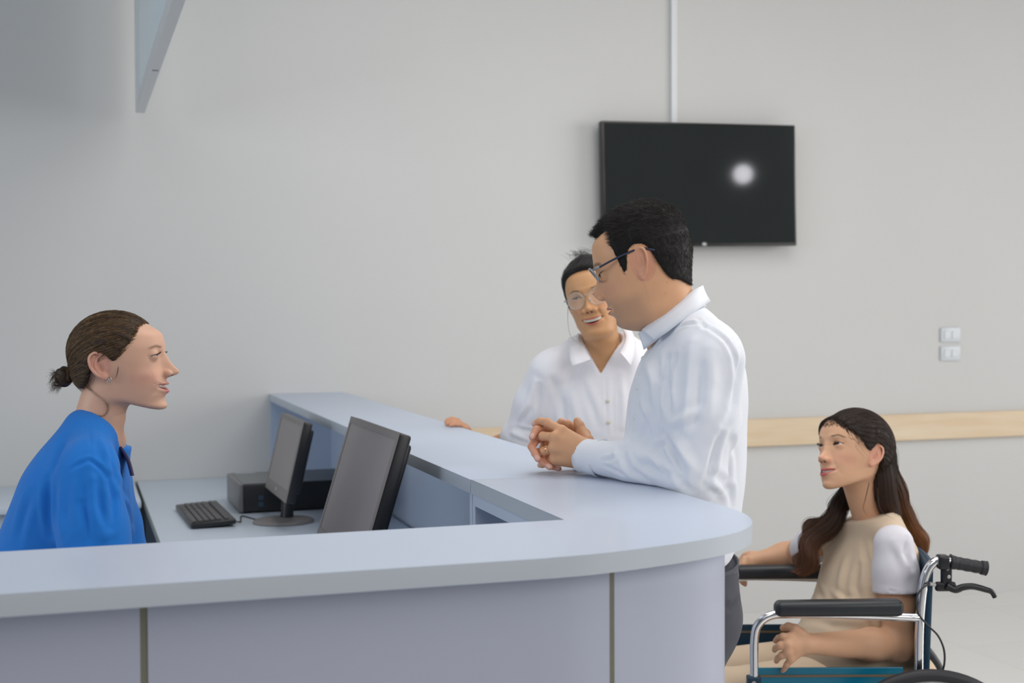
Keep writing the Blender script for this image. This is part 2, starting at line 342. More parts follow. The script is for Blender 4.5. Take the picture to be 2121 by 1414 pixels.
bm = bmesh.new(); tube(bm, catmull([(0.06, -0.14, 0.012), (0.095, -0.15, 0.004), (0.12, -0.02, 0.003), (0.15, -0.10, 0.003), (0.17, -0.14, 0.003)], 6), 0.0022, 8); obj('cable', bm, M_RUBBER, kb, True)
# second keyboard edge and mouse pad just behind the counter edge
k2 = thing('keyboard', 'black keyboard mostly hidden behind the front counter, before the nearest monitor', 'keyboard', (0.435, 3.16, DZ), math.radians(0))
bm = bmesh.new(); bx(bm, (-0.07, -0.22, 0.0), (0.07, 0.22, 0.020), 0.006, 3); smooth_angle(obj('case', bm, M_BLACKP, k2))
for i in range(5):
    bm = bmesh.new(); y = -0.21
    while y < 0.20: bx(bm, (-0.058+i*0.024, y, 0.019), (-0.038+i*0.024, y+0.017, 0.025), 0.0015, 1); y += 0.0185
    obj('key_row', bm, M_KEY, k2)

# ================================================================== organic modelling: smooth distance fields meshed with surface nets
def C(px, py, d):
    """photo pixel at horizontal depth d -> camera-yaw aligned coordinates (right, away, up)"""
    D = _fw+_r2*(px-1060.5)/F_PX+_u2*(707.0-py)/F_PX
    f2 = np.array([math.sin(YAW), math.cos(YAW), 0]); t = d/(D@f2)
    return np.array([(D@_r)*t, d, CAM_H+D[2]*t])
def V(*a): return np.array(a, float)
def norm(v): v = np.asarray(v, float); return v/np.linalg.norm(v)
def cap(P, a, b, ra, rb=None):
    rb = ra if rb is None else rb; a = np.asarray(a, float); ba = np.asarray(b, float)-a
    h = np.clip(((P-a)@ba)/max(ba@ba, 1e-12), 0, 1)
    return np.linalg.norm(P-a-h[:, None]*ba, axis=1)-(ra+(rb-ra)*h)
def chain(P, pts, rad, k=0.0):
    d = None
    for i in range(len(pts)-1):
        e = cap(P, pts[i], pts[i+1], rad[i], rad[i+1]); d = e if d is None else (np.minimum(d, e) if k == 0 else smin(d, e, k))
    return d
def ell(P, c, r, R=None):
    Q = P-np.asarray(c, float)
    if R is not None: Q = Q@R
    r = np.asarray(r, float); k0 = np.linalg.norm(Q/r, axis=1); k1 = np.linalg.norm(Q/(r*r), axis=1)
    return k0*(k0-1)/np.maximum(k1, 1e-9)
def smin(a, b, k):
    h = np.clip(0.5+0.5*(b-a)/k, 0, 1); return b+(a-b)*h-k*h*(1-h)
def smax(a, b, k): return -smin(-a, -b, k)
def sstep(a, b, x):
    t = np.clip((x-a)/(b-a), 0, 1); return t*t*(3-2*t)
def G(x, s): return np.exp(-(x/s)**2)
def spl(z, tab):
    """smooth (monotone-ish) interpolation in a table of (z, value)"""
    tab = sorted(tab); xs = np.array([t[0] for t in tab]); ys = np.array([t[1] for t in tab])
    m = np.gradient(ys, xs); zc = np.clip(z, xs[0], xs[-1]); i = np.clip(np.searchsorted(xs, zc, side='right')-1, 0, len(xs)-2)
    h = xs[i+1]-xs[i]; t = (zc-xs[i])/h
    return (2*t**3-3*t**2+1)*ys[i]+(t**3-2*t**2+t)*h*m[i]+(-2*t**3+3*t**2)*ys[i+1]+(t**3-t**2)*h*m[i+1]
def rot(rx=0, ry=0, rz=0):
    a, b, c = (math.radians(v) for v in (rx, ry, rz))
    X = np.array([[1, 0, 0], [0, math.cos(a), -math.sin(a)], [0, math.sin(a), math.cos(a)]])
    Y = np.array([[math.cos(b), 0, math.sin(b)], [0, 1, 0], [-math.sin(b), 0, math.cos(b)]])
    Z = np.array([[math.cos(c), -math.sin(c), 0], [math.sin(c), math.cos(c), 0], [0, 0, 1]])
    return Z@X@Y
def vnoise(P, s, seed=0):
    """cheap smooth 3-D noise in -1..1: sum of rotated sines"""
    r = np.random.default_rng(seed); out = 0
    for i in range(6):
        k = r.normal(size=3); k = k/np.linalg.norm(k)*s*(0.6+0.25*i); out = out+np.sin(P@k+r.uniform(0, 6.28)+1.3*np.sin(P@(np.roll(k, 1)*0.7)+i))
    return out/6.0
def nets(fn, lo, hi, h, slack=1.0):
    lo = np.array(lo, float); hi = np.array(hi, float); B = 8
    nb = np.ceil((hi-lo)/(B*h)).astype(int)+1
    I = np.stack(np.meshgrid(*[np.arange(n) for n in nb], indexing='ij'), -1).reshape(-1, 3)
    f = fn(lo+(I+0.5)*B*h); I = I[np.abs(f) < 0.87*B*h*1.25*slack+h]
    L = np.stack(np.meshgrid(*[np.arange(B+1)]*3, indexing='ij'), -1).reshape(-1, 3)
    VK, VP, QU = [], [], []
    S = np.array([1 << 40, 1 << 20, 1]); key = lambda c: (c+4)@S
    offs = [np.array(o) for o in ((0, 0, 0), (1, 0, 0), (0, 1, 0), (1, 1, 0), (0, 0, 1), (1, 0, 1), (0, 1, 1), (1, 1, 1))]
    step = max(1, 260000//len(L))
    for s in range(0, len(I), step):
        Ib = I[s:s+step]; g = (Ib*B)[:, None, :]+L[None]; val = fn(lo+g.reshape(-1, 3)*h).reshape(len(Ib), B+1, B+1, B+1)
        sg = val < 0
        c = [sg[:, o[0]:o[0]+B, o[1]:o[1]+B, o[2]:o[2]+B] for o in offs]
        any_ = c[0] | c[1] | c[2] | c[3] | c[4] | c[5] | c[6] | c[7]; all_ = c[0] & c[1] & c[2] & c[3] & c[4] & c[5] & c[6] & c[7]
        bi, i, j, k = np.nonzero(any_ & ~all_)
        if len(bi):
            acc = np.zeros((len(bi), 3)); cnt = np.zeros(len(bi))
            for a in range(8):
                for b in range(a+1, 8):
                    if np.abs(offs[a]-offs[b]).sum() != 1: continue
                    va = val[bi, i+offs[a][0], j+offs[a][1], k+offs[a][2]]; vb = val[bi, i+offs[b][0], j+offs[b][1], k+offs[b][2]]
                    m = (va < 0) != (vb < 0); t = np.where(m, va/np.where(m, va-vb, 1), 0)
                    acc += np.where(m[:, None], offs[a]+t[:, None]*(offs[b]-offs[a]), 0); cnt += m
            cell = Ib[bi]*B+np.stack([i, j, k], 1); VK.append(key(cell)); VP.append(lo+(cell+acc/cnt[:, None])*h)
        for ax in range(3):
            o = [0, 0, 0]; o[ax] = 1
            A = sg[:, :B, :B, :B]; Bv = sg[:, o[0]:o[0]+B, o[1]:o[1]+B, o[2]:o[2]+B]
            e = np.nonzero(A != Bv)
            if not len(e[0]): continue
            c0 = Ib[e[0]]*B+np.stack(e[1:], 1); inside = A[e]
            u = np.zeros(3, int); v = np.zeros(3, int); u[(ax+1) % 3] = 1; v[(ax+2) % 3] = 1
            q = np.stack([key(c0-u-v), key(c0-v), key(c0), key(c0-u)], 1)
            q[~inside] = q[~inside][:, ::-1]; QU.append(q)
    VK = np.concatenate(VK); VP = np.concatenate(VP); QU = np.concatenate(QU)
    o = np.argsort(VK); VK = VK[o]; VP = VP[o]
    ix = np.searchsorted(VK, QU); ix = np.clip(ix, 0, len(VK)-1); ok = (VK[ix] == QU).all(1)
    return VP, ix[ok]
def vnormals(Vt, Fq):
    a, b, c, d = (Vt[Fq[:, i]] for i in range(4)); n = np.cross(c-a, d-b); N = np.zeros_like(Vt)
    for i in range(4): np.add.at(N, Fq[:, i], n)
    return N/np.maximum(np.linalg.norm(N, axis=1), 1e-12)[:, None]
def relax(Vt, Fq, n=1, f=0.5):
    for _ in range(n):
        s = np.zeros_like(Vt); c = np.zeros(len(Vt))
        for i in range(4):
            j = (i+1) % 4; np.add.at(s, Fq[:, i], Vt[Fq[:, j]]); np.add.at(c, Fq[:, i], 1)
            np.add.at(s, Fq[:, j], Vt[Fq[:, i]]); np.add.at(c, Fq[:, j], 1)
        Vt = Vt+(s/np.maximum(c, 1)[:, None]-Vt)*f
    return Vt
def pymesh(name, Vt, Fc, color=None):
    me = bpy.data.meshes.new(name); Fc = np.asarray(Fc); n = Fc.shape[1]
    me.vertices.add(len(Vt)); me.vertices.foreach_set('co', np.asarray(Vt, np.float32).ravel())
    me.loops.add(Fc.size); me.loops.foreach_set('vertex_index', Fc.astype(np.int32).ravel())
    me.polygons.add(len(Fc)); me.polygons.foreach_set('loop_start', np.arange(0, Fc.size, n, dtype=np.int32))
    me.polygons.foreach_set('loop_total', np.full(len(Fc), n, np.int32)); me.update(calc_edges=True)
    me.polygons.foreach_set('use_smooth', np.ones(len(Fc), bool))
    if color is not None:
        at = me.color_attributes.new('Col', 'FLOAT_COLOR', 'POINT'); c = np.ones((len(Vt), 4), np.float32); c[:, :3] = color; at.data.foreach_set('color', c.ravel())
    me.validate(); return me
def vmat(name, rough=0.5, spec=0.5, sss=0.0, bump=0.0, bscale=300.0, sheen=0.0, nz=0.0, nscale=60.0, aniso=None):
    if name in MATS: return MATS[name]
    m = bpy.data.materials.new(name); m.use_nodes = True; nt = m.node_tree; b = nt.nodes['Principled BSDF']
    a = nt.nodes.new('ShaderNodeAttribute'); a.attribute_name = 'Col'; tc = nt.nodes.new('ShaderNodeTexCoord')
    n = nt.nodes.new('ShaderNodeTexNoise'); n.inputs['Scale'].default_value = nscale; n.inputs['Detail'].default_value = 6
    mr = nt.nodes.new('ShaderNodeMapRange'); mr.inputs['To Min'].default_value = 1-nz; mr.inputs['To Max'].default_value = 1+nz
    mx = nt.nodes.new('ShaderNodeVectorMath'); mx.operation = 'SCALE'
    nt.links.new(tc.outputs['Object'], n.inputs['Vector']); nt.links.new(n.outputs['Fac'], mr.inputs['Value'])
    nt.links.new(a.outputs['Color'], mx.inputs[0]); nt.links.new(mr.outputs[0], mx.inputs['Scale']); nt.links.new(mx.outputs[0], b.inputs['Base Color'])
    b.inputs['Roughness'].default_value = rough; b.inputs['Specular IOR Level'].default_value = spec; b.inputs['Sheen Weight'].default_value = sheen
    if sss:
        b.inputs['Subsurface Weight'].default_value = sss; b.inputs['Subsurface Scale'].default_value = 0.006; b.inputs['Subsurface Radius'].default_value = (1.0, 0.35, 0.2)
    if bump:
        n2 = nt.nodes.new('ShaderNodeTexNoise'); n2.inputs['Scale'].default_value = bscale; n2.inputs['Detail'].default_value = 4
        bp = nt.nodes.new('ShaderNodeBump'); bp.inputs['Strength'].default_value = bump; bp.inputs['Distance'].default_value = 0.001
        nt.links.new(tc.outputs['Object'], n2.inputs['Vector']); nt.links.new(n2.outputs['Fac'], bp.inputs['Height']); nt.links.new(bp.outputs['Normal'], b.inputs['Normal'])
    MATS[name] = m; return m
M_SKIN = vmat('skin', 0.48, 0.4, sss=0.10, bump=0.12, bscale=450, nz=0.05, nscale=50)
M_HAIR = vmat('hair', 0.55, 0.25, nz=0.15, nscale=120)
M_CLOTHV = vmat('cloth', 0.8, 0.2, bump=0.25, bscale=600, sheen=0.1, nz=0.02)
M_EYE = vmat('eye', 0.15, 0.5)
def mix3(a, b, t): return a+(b-a)*np.asarray(t)[:, None]

# ---- head in its own frame: x to the side, y to the front, z up, origin between the ear canals
def make_head(q):
    g = lambda k, d: q.get(k, d)
    Fb = g('Fb', [(-.125, .045), (-.104, .070), (-.095, .080), (-.08, .083), (-.06, .085), (-.04, .087), (-.02, .088), (0, .088), (.02, .091), (.035, .095), (.06, .094), (.085, .084), (.105, .066), (.13, .03)])
    Wd = g('Wd', [(-.125, .018), (-.104, .028), (-.09, .038), (-.07, .048), (-.05, .054), (-.03, .058), (-.01, .063), (.01, .066), (.03, .068), (.05, .069), (.07, .066), (.09, .058), (.13, .03)])
    Nz = g('Nz', [(-.048, .0), (-.041, .003), (-.036, .012), (-.031, .024), (-.026, .028), (-.018, .023), (-.008, .016), (.004, .009), (.014, .005), (.024, .002), (.036, .0)])
    Nw = g('Nw', [(-.045, .012), (-.036, .013), (-.028, .012), (-.015, .010), (0, .0085), (.015, .008), (.03, .012)])
    mz, mw, mo, ms = g('mz', -.060), g('mw', .026), g('mo', .0), g('ms', .003)      # mouth height, half width, opening, smile lift
    ul, ll, lp = g('ul', .006), g('ll', .007), g('lp', .007)                       # lip heights, protrusion
    ex, ey, ez = g('ex', .031), g('ey', .074), g('ez', .012)
    hu, hl = g('hu', .0045), g('hl', .003); tilt = g('etilt', .06)
    jawz, jawp = g('jaw', ((.070, -.106), (.004, -.060))), g('jk', .012)
    chin = g('chin', .004); cheek = g('cheek', .003); ear = g('ear', 1.0); cr = g('cran', ((0, -.004, .033), (.0735, .097, .090)))
    n_ = V(-(jawz[0][1]-jawz[1][1]), (jawz[0][0]-jawz[1][0])); n_ = n_/np.linalg.norm(n_); n_ = n_ if n_[1] < 0 else -n_
    nk = g('neck', ((0, -.022, -.03), (0, -.045, -.15), .052, .056))
    flare = g('earflare', 20)
    def zmouth(x): return mz+ms*(x/mw)**2
    def bump(x, z):
        ax = np.abs(x)
        b = spl(z, Nz)*np.exp(-(ax/spl(z, Nw))**2.4)
        b -= g('sock', .006)*G(ax-ex, .016)*G(z-ez-.001, .012)
        b += g('brow', .0025)*G(ax-.022, .018)*G(z-.031, .007)
        b += cheek*G(ax-.044, .016)*G(z+.018, .015)
        b += g('apple', .002)*G(ax-.034, .012)*G(z+.034, .012)
        zc = zmouth(ax); wf = np.exp(-(ax/(mw*.95))**4)
        b += lp*wf*(G(z-zc-mo*.5-ul*.45, ul*.62)*(0.9-.25*np.clip(ax/mw, 0, 1)-.12*G(ax, .004))+G(z-zc+mo*.5+ll*.5, ll*.62))*(1-.35*np.clip(ax/mw, 0, 1)**2)
        b += g('muz', .004)*G(ax, .026)*G(z-mz, .022)
        b -= .0025*wf*G(z-zc, .0016)*(mo == 0)
        b -= g('sulc', .0025)*G(ax, .018)*G(z-(mz-.021), .006)
        b += chin*G(ax, .019)*G(z-g('chinz', -.094), .012)
        b -= g('naso', .0015)*G(ax-(.024+.35*np.clip(-.035-z, 0, .03)), .004)*sstep(-.075, -.05, z)*sstep(-.025, -.038, z)
        b -= g('phil', .0008)*G(ax, .003)*sstep(mz, mz+.01, z)*sstep(-.038, -.045, z)
        return b
    eyec = [V(s*ex, ey, ez) for s in (-1, 1)]
    def lids(P, s):
        dx = (P[:, 0]-s*ex)*s; t = np.clip(1-(dx/.0148)**2, 0, 1)
        zc = ez+tilt*dx
        return zc+hu*t**.8, zc-hl*t
    RL = g('RL', .0132)
    E_M = [rot(0, 0, s*flare) for s in (-1, 1)]
    def earf(P, s):
        Q = (P-V(s*g('earx', .0665), g('eary', -.010), g('earz', -.001))); Q = np.stack([Q[:, 0]*s, Q[:, 1], Q[:, 2]], 1)
        a = math.radians(flare); Q = np.stack([Q[:, 0]*math.cos(a)+Q[:, 1]*math.sin(a), -Q[:, 0]*math.sin(a)+Q[:, 1]*math.cos(a), Q[:, 2]], 1)
        t = math.radians(g('eartilt', 10)); Q = np.stack([Q[:, 0], Q[:, 1]*math.cos(t)+Q[:, 2]*math.sin(t), -Q[:, 1]*math.sin(t)+Q[:, 2]*math.cos(t)], 1)/ear; Q = Q*V(1, 1/g('earw', 1.0), 1)
        d = ell(Q, (.004, -.002, .003), (.0055, .0165, .030))
        hp = [(.001, .007, .001), (.005, .014, .013), (.007, .010, .026), (.009, -.002, .033), (.010, -.015, .028), (.010, -.020, .012), (.009, -.018, -.004), (.007, -.011, -.018), (.005, -.002, -.026)]
        hp = catmull(hp, 3); d = smin(d, chain(Q, hp, [.0032]*len(hp)), .002)
        d = smin(d, ell(Q, (.005, .002, -.025), (.0048, .0075, .009)), .003)
        d = smax(d, -ell(Q, (.0125, -.003, .006), (.0085, .0125, .0215)), .0015)
        d = smin(d, chain(Q, [(.006, -.006, -.012), (.0075, -.010, .002), (.007, -.006, .014), (.006, .001, .020)], [.0026, .003, .0028, .002]), .0025)
        d = smax(d, -ell(Q, (.008, .003, -.004), (.013, .0078, .0095)), .0015)
        d = smin(d, cap(Q, (.004, .0125, -.009), (.002, .012, -.001), .0042), .003)
        return d*ear
    def base(P):
        x, y, z = P.T; S = sstep(.0, .05, y)
        ax = np.abs(x); yb = y-bump(x, z)*S
        a = np.maximum(spl(z, Wd), .004); f = np.maximum(spl(z, Fb), .004); bk = .045
        ff = np.where(yb > 0, f, bk); n = g('sq', 2.25)
        gg = ((ax/a)**n+(np.abs(yb)/ff)**n)**(1/n); d = (gg-1)*np.minimum(a, ff)*0.9
        d = smax(d, z-.085, .02)
        d = smin(d, ell(np.stack([x, y-bump(x, z)*S*sstep(.08, .04, z), z], 1), *cr), .016)
        jd = (y-jawz[0][0])*n_[0]+(z-jawz[0][1])*n_[1]
        d = smax(d, jd, jawp)
        # chin bottom rounding and neck
        return d
    def head(P, neck=True):
        d = base(P)
        nkd = cap(P, nk[0], nk[1], nk[2], nk[3]); d = smin(d, nkd, g('nkk', .022))
        if g('dchin', None) is not None:
            for c, r in g('dchin', None): d = smin(d, ell(P, c, r), .018)
        for s in (-1, 1):
            al = ell(P, (s*g('alx', .0125), g('aly', .096), g('alz', -.030)), g('alr', (.0062, .010, .0075))); d = smin(d, al, .004)
            d = smax(d, -ell(P, (s*.0065, g('aly', .096)+.008, g('alz', -.030)-.009), (.0036, .0065, .004)), .0025)
            if not g('noeye', False):
                d = smin(d, np.linalg.norm(P-eyec[(s+1)//2], axis=1)-RL, .005)
                zu, zl = lids(P, s)
                if not g('closed', False):
                    cut = np.maximum(np.maximum(P[:, 2]-zu, zl-P[:, 2]), (ey+.003)-P[:, 1])*.9
                    d = smax(d, -cut, .0012)
                d = d+.0011*G(P[:, 2]-zu-.0035, .0012)*G(P[:, 0]-s*ex, .0105)*sstep(ey-.002, ey+.004, P[:, 1])
            d = smin(d, earf(P, s), .004)
        if mo > 0:
            ax = np.abs(P[:, 0]); zc = zmouth(ax); hh = mo*.5*np.clip(1-(ax/(mw*.93))**2, 0, 1)**.7
            cut = np.maximum(np.abs(P[:, 2]-zc)-hh, g('mouthy', .074)-P[:, 1]); d = smax(d, -cut, .001)
        return d
    sk = np.array(g('skin', (.62, .40, .29))); lipc = np.array(g('lip', (.52, .20, .18))); dark = np.array(g('browc', (.05, .035, .03)))
    rosy = np.array(g('rosy', (.60, .31, .24)))
    def color(P):
        x, y, z = P.T; ax = np.abs(x); c = np.tile(sk, (len(P), 1)); fr = y > .04
        c = mix3(c, rosy, .45*(G(ax-.042, .02)*G(z+.022, .018)+.9*G(ax, .013)*G(z+.027, .012))*fr)
        c = mix3(c, rosy, .6*np.clip(np.maximum(earm(P, -1), earm(P, 1)), 0, 1))
        if g('stub', None) is not None:
            t = np.clip(sstep(-.035, -.065, z)*sstep(-.01, .03, y)+.9*G(ax, .028)*G(z+.048, .008)*fr, 0, 1)*(1-(1-sstep(.0, .006, np.abs(z-zmouth(ax))-.004))*(ax < mw*1.15))
            c = mix3(c, np.array(g('stub', None)), .45*t)
            c = mix3(c, np.array((.06, .045, .04)), g('goat', 0)*np.clip(G(ax, .016)*G(z+.098, .010), 0, 1)*(y > .03))
        zc = zmouth(ax); u = np.where(z > zc, (z-zc-mo*.5*np.clip(1-(ax/mw)**2, 0, 1))/(ul*np.clip(1-(ax/mw)**2.2, .02, 1)+.0006), (zc-z-mo*.5*np.clip(1-(ax/mw)**2, 0, 1))/(ll*np.clip(1-(ax/mw)**2.0, .02, 1)+.0006))
        lt = sstep(1.15, .85, u)*(ax < mw*1.02)*fr; c = mix3(c, lipc, lt)
        if mo > 0:
            ins = (np.abs(z-zc) < mo*.5*np.clip(1-(ax/mw)**2, 0, 1)-.0002)*(ax < mw)*fr*(y < g('mouthy', .074)+.010); c = mix3(c, V(.10, .02, .02), ins*1.0)
        for s in (-1, 1):
            dx = (x-s*ex)*s; zu, zl = lids(P, s)
            zb = ez+g('bz', .019)+g('barch', .003)*G(dx-.004, .009)-.10*np.abs(dx-.004)*(dx > .004)
            bt = G(z-zb, g('bth', .0028))*sstep(-.016, -.010, dx)*sstep(.022, .012, dx)*fr; c = mix3(c, dark, np.clip(g('bamt', .75)*bt, 0, 1))
            lash = G(z-zu-(.0002 if not g('closed', False) else -.001), g('lashw', .0013))*sstep(.0150, .0115, np.abs(dx))*fr*(y > ey-.006); c = mix3(c, V(.02, .015, .015), np.clip(g('lash', .85)*lash, 0, 1))
            if g('shadow', None) is not None: c = mix3(c, np.array(g('shadow', None)), .55*G(z-ez-.007, .005)*G(dx-.003, .012)*fr)
        for (mx_, my_, mz_) in g('moles', []): c = mix3(c, V(.12, .06, .04), G(np.linalg.norm(P-V(mx_, my_, mz_), axis=1), .0016))
        nost = np.minimum(ell(P, (.0065, g('aly', .096)+.007, g('alz', -.030)-.008), (.0036, .0065, .004)), ell(P, (-.0065, g('aly', .096)+.007, g('alz', -.030)-.008), (.0036, .0065, .004)))
        c = mix3(c, V(.10, .035, .03), sstep(.0012, -.0005, nost))
        return c
    def earm(P, s): return sstep(.004, 0, ell(P, (s*.072, g('eary', -.010)-.002, g('earz', -.001)), (.016, .024, .036)))
    def earhull(P):
        o = None
        for s in (-1, 1):
            Q = P-V(s*(g('earx', .0665)+.008), g('eary', -.010)-.002, g('earz', -.001)+.002); t = math.radians(g('eartilt', 10))
            Q = np.stack([Q[:, 0], Q[:, 1]*math.cos(t)+Q[:, 2]*math.sin(t), -Q[:, 1]*math.sin(t)+Q[:, 2]*math.cos(t)], 1)/ear
            e = ell(Q, (0, 0, 0), (.022, .0195, .033)); o = e if o is None else np.minimum(o, e)
        return o
    return dict(base=base, earhull=earhull, f=head, color=color, eyes=eyec, zmouth=zmouth, mw=mw, mo=mo, bump=bump, Fb=Fb, q=q, cran=cr, ey=ey)
class Frame:
    """local -> C frame"""
    def __init__(s, o, R, sc=1.0): s.o, s.R, s.s = np.array(o, float), R, sc
    def inv(s, P): return ((P-s.o)@s.R)/s.s
    def fwd(s, Q): return (np.asarray(Q, float)*s.s)@s.R.T+s.o
def uvball(c, R, rgb_fn, n=24, look=(0, 1, 0)):
    a = norm(look); b = norm(np.cross(a, (0, 0, 1))); cc = np.cross(b, a); Vt, Fc, col = [], [], []
    th = np.concatenate([np.linspace(0, .75, 14), np.linspace(.9, PI, 10)])
    for t in th:
        for k in range(n):
            ph = 2*PI*k/n; Vt.append(c+R*(math.cos(t)*a+math.sin(t)*(math.cos(ph)*b+math.sin(ph)*cc))); col.append(rgb_fn(t))
    for i in range(len(th)-1):
        for k in range(n): Fc.append((i*n+k, i*n+(k+1) % n, (i+1)*n+(k+1) % n, (i+1)*n+k))
    return np.array(Vt), np.array(Fc), np.array(col)
def eye_rgb(iris):
    def f(t): return (.005, .005, .005) if t < .17 else (iris if t < .46 else ((.03, .02, .015) if t < .52 else (.62, .58, .56)))
    return f
def merge(parts):
    Vs, Fs, Cs, n = [], [], [], 0
    for v, f, c in parts: Vs.append(v); Fs.append(np.asarray(f)+n); Cs.append(c); n += len(v)
    return np.concatenate(Vs), np.concatenate(Fs), np.concatenate(Cs)
def strands(roots, paths, width, colr, tipw=0.15):
    """paths: (n, k, 3) polylines -> crossed flat ribbons with real width; colr (n,3)"""
    n, k, _ = paths.shape; t = np.gradient(paths, axis=1); t /= np.maximum(np.linalg.norm(t, axis=2, keepdims=True), 1e-9)
    r = np.random.default_rng(3).normal(size=(n, 1, 3)); s = np.cross(t, np.broadcast_to(r, t.shape)); s /= np.maximum(np.linalg.norm(s, axis=2, keepdims=True), 1e-9)
    s2 = np.cross(t, s); w = (np.linspace(1, tipw, k)[None, :, None]*np.broadcast_to(np.asarray(width, float).reshape(-1, 1, 1), (n, 1, 1)))*.5
    pts = [paths+s*w, paths-s*.5*w+s2*.87*w, paths-s*.5*w-s2*.87*w]
    Vt = np.stack(pts, 2).reshape(-1, 3); idx = np.arange(n*k*3).reshape(n, k, 3); F = []
    for a in range(3):
        b = (a+1) % 3; F.append(np.stack([idx[:, :-1, a], idx[:, :-1, b], idx[:, 1:, b], idx[:, 1:, a]], -1).reshape(-1, 4))
    col = np.asarray(colr); col = np.repeat(col.reshape(n, -1, 3) if col.ndim == 3 else np.repeat(col[:, None], k, 1), 3, axis=1).reshape(-1, 3)
    return Vt, np.concatenate(F), col
# ---- generic body pieces
def loft(P, O, A, L, tab, n=2.3, s0=None, s1=None, k=.03):
    """tab rows: (s, front offset, half width, half depth)"""
    A = norm(A); L = np.asarray(L, float); L = norm(L-A*(L@A)); Fv = np.cross(A, L); Q = P-O; s = Q@A; x = Q@L
    y = Q@Fv-spl(s, [(r[0], r[1]) for r in tab]); a = np.maximum(spl(s, [(r[0], r[2]) for r in tab]), .005); b = np.maximum(spl(s, [(r[0], r[3]) for r in tab]), .005)
    gg = ((np.abs(x)/a)**n+(np.abs(y)/b)**n)**(1/n); d = (gg-1)*np.minimum(a, b)
    # first-order correction keeps the field close to a distance off the short axis
    gl = np.sqrt((np.abs(x)/a)**2/a**2+(np.abs(y)/b)**2/b**2)/np.maximum(np.sqrt((x/a)**2+(y/b)**2), 1e-6)
    d = np.where(gg > .35, (gg-1)/np.maximum(gl, 1e-6), d)
    s0 = tab[0][0] if s0 is None else s0; s1 = tab[-1][0] if s1 is None else s1
    return smax(smax(d, s-s1, k), s0-s, k)
def folds(Vt, N, lines):
    """lines: (polyline in C coords, width, depth[, asym]) : displaces vertices along their normals"""
    off = np.zeros(len(Vt))
    for ln in lines:
        pts, w, dep = ln[0], ln[1], ln[2]
        pts = [np.asarray(p, float) for p in pts]; lo = np.min(pts, 0)-3*w; hi = np.max(pts, 0)+3*w
        m = np.nonzero(((Vt > lo) & (Vt < hi)).all(1))[0]
        if not len(m): continue
        Q = Vt[m]; best = np.full(len(m), 1e9); tt = np.zeros(len(m)); nseg = len(pts)-1
        for i in range(nseg):
            ba = pts[i+1]-pts[i]; h = np.clip(((Q-pts[i])@ba)/max(ba@ba, 1e-12), 0, 1); dd = np.linalg.norm(Q-pts[i]-h[:, None]*ba, axis=1)
            u = dd < best; best = np.where(u, dd, best); tt = np.where(u, (i+h)/nseg, tt)
        taper = np.sin(PI*np.clip(tt, .04, .96))**.5
        off[m] += dep*taper*(G(best, w)-.45*G(best-2.0*w, w))
    return Vt+N*off[:, None]
def project(Vt):
    """C-frame points -> photo pixels"""
    f2 = np.array([math.sin(YAW), math.cos(YAW), 0]); Wd = Vt[:, :1]*_r+Vt[:, 1:2]*f2+(Vt[:, 2:3])*V(0, 0, 1)-V(0, 0, CAM_H)
    z = Wd@_fw; return np.stack([1060.5+F_PX*(Wd@_r2)/z, 707-F_PX*(Wd@_u2)/z], 1)
class Picker:
    """finds the surface point of a mesh seen at a photo pixel, used to lay real folds on cloth"""
    def __init__(s, Vt, N): s.V = Vt; s.px = project(Vt); s.dep = Vt[:, 1]
    def __call__(s, *pix):
        out = []
        for x, y in pix:
            d = np.hypot(s.px[:, 0]-x, s.px[:, 1]-y); m = np.nonzero(d < max(9, np.min(d)+3))[0]; out.append(s.V[m[np.argmin(s.dep[m]+d[m]*.0005)]])
        return out
def hand(P, wrist, mcps, fingers, thumb, rp=.0135, rw=.024, k=.008, flat=None):
    """mcps: 4 points; fingers: 4 lists (pip, dip, tip); thumb: cmc, mcp, ip, tip"""
    d = None
    for i, m in enumerate(mcps):
        e = cap(P, wrist, m, rw*.62, rp*.86); d = e if d is None else smin(d, e, .012)
    for i in range(3): d = smin(d, cap(P, mcps[i], mcps[i+1], rp*.80), .006)
    rr = (.0088, .0090, .0086, .0075)
    for m, f, r in zip(mcps, fingers, rr):
        pts = [m]+list(f); e = None
        rad = [r*1.12, r*1.04, r*.93, r*.78]
        for i in range(len(pts)-1):
            c = cap(P, pts[i], pts[i+1], rad[i], rad[i+1]); e = c if e is None else smin(e, c, .002)
        for i in (1,): e = smin(e, np.linalg.norm(P-pts[i], axis=1)-rad[i]*1.06, .003)
        d = smin(d, e, .0035)
    d = smin(d, chain(P, thumb, [.015, .0125, .0105, .0088], .004), .008)
    return d

# ================================================================== people
class Person:
    def __init__(s, label, u0, d0):
        w = _r*u0+V(math.sin(YAW), math.cos(YAW), 0)*d0; s.base = V(u0, d0, 0)
        s.root = thing('person', label, 'person', tuple(w), -YAW)
    def add(s, name, Vt, Fc, col, m, parent=None, label=None):
        me = pymesh(name, np.asarray(Vt)-s.base, Fc, col); o = link(name, me, m, parent or s.root)
        if label: o['label'] = label
        return o
    def addbm(s, name, bm, m, parent=None, smooth=True, label=None):
        for v in bm.verts: v.co = v.co-Vector(s.base)
        o = obj(name, bm, m, parent or s.root, smooth)
        if label: o['label'] = label
        return o
def aabb(pts, pad):
    p = np.array(pts); return p.min(0)-pad, p.max(0)+pad
def head_mesh(H, fr, h=.0019, zmin=-.17):
    """mesh the head in its own frame, return C-frame verts"""
    Vt, Fc = nets(lambda P: H['f'](P), (-.095, -.125, zmin), (.095, .15, .14), h, 1.25)
    Vt = relax(Vt, Fc, 1, .3); return fr.fwd(Vt), Fc, H['color'](Vt)
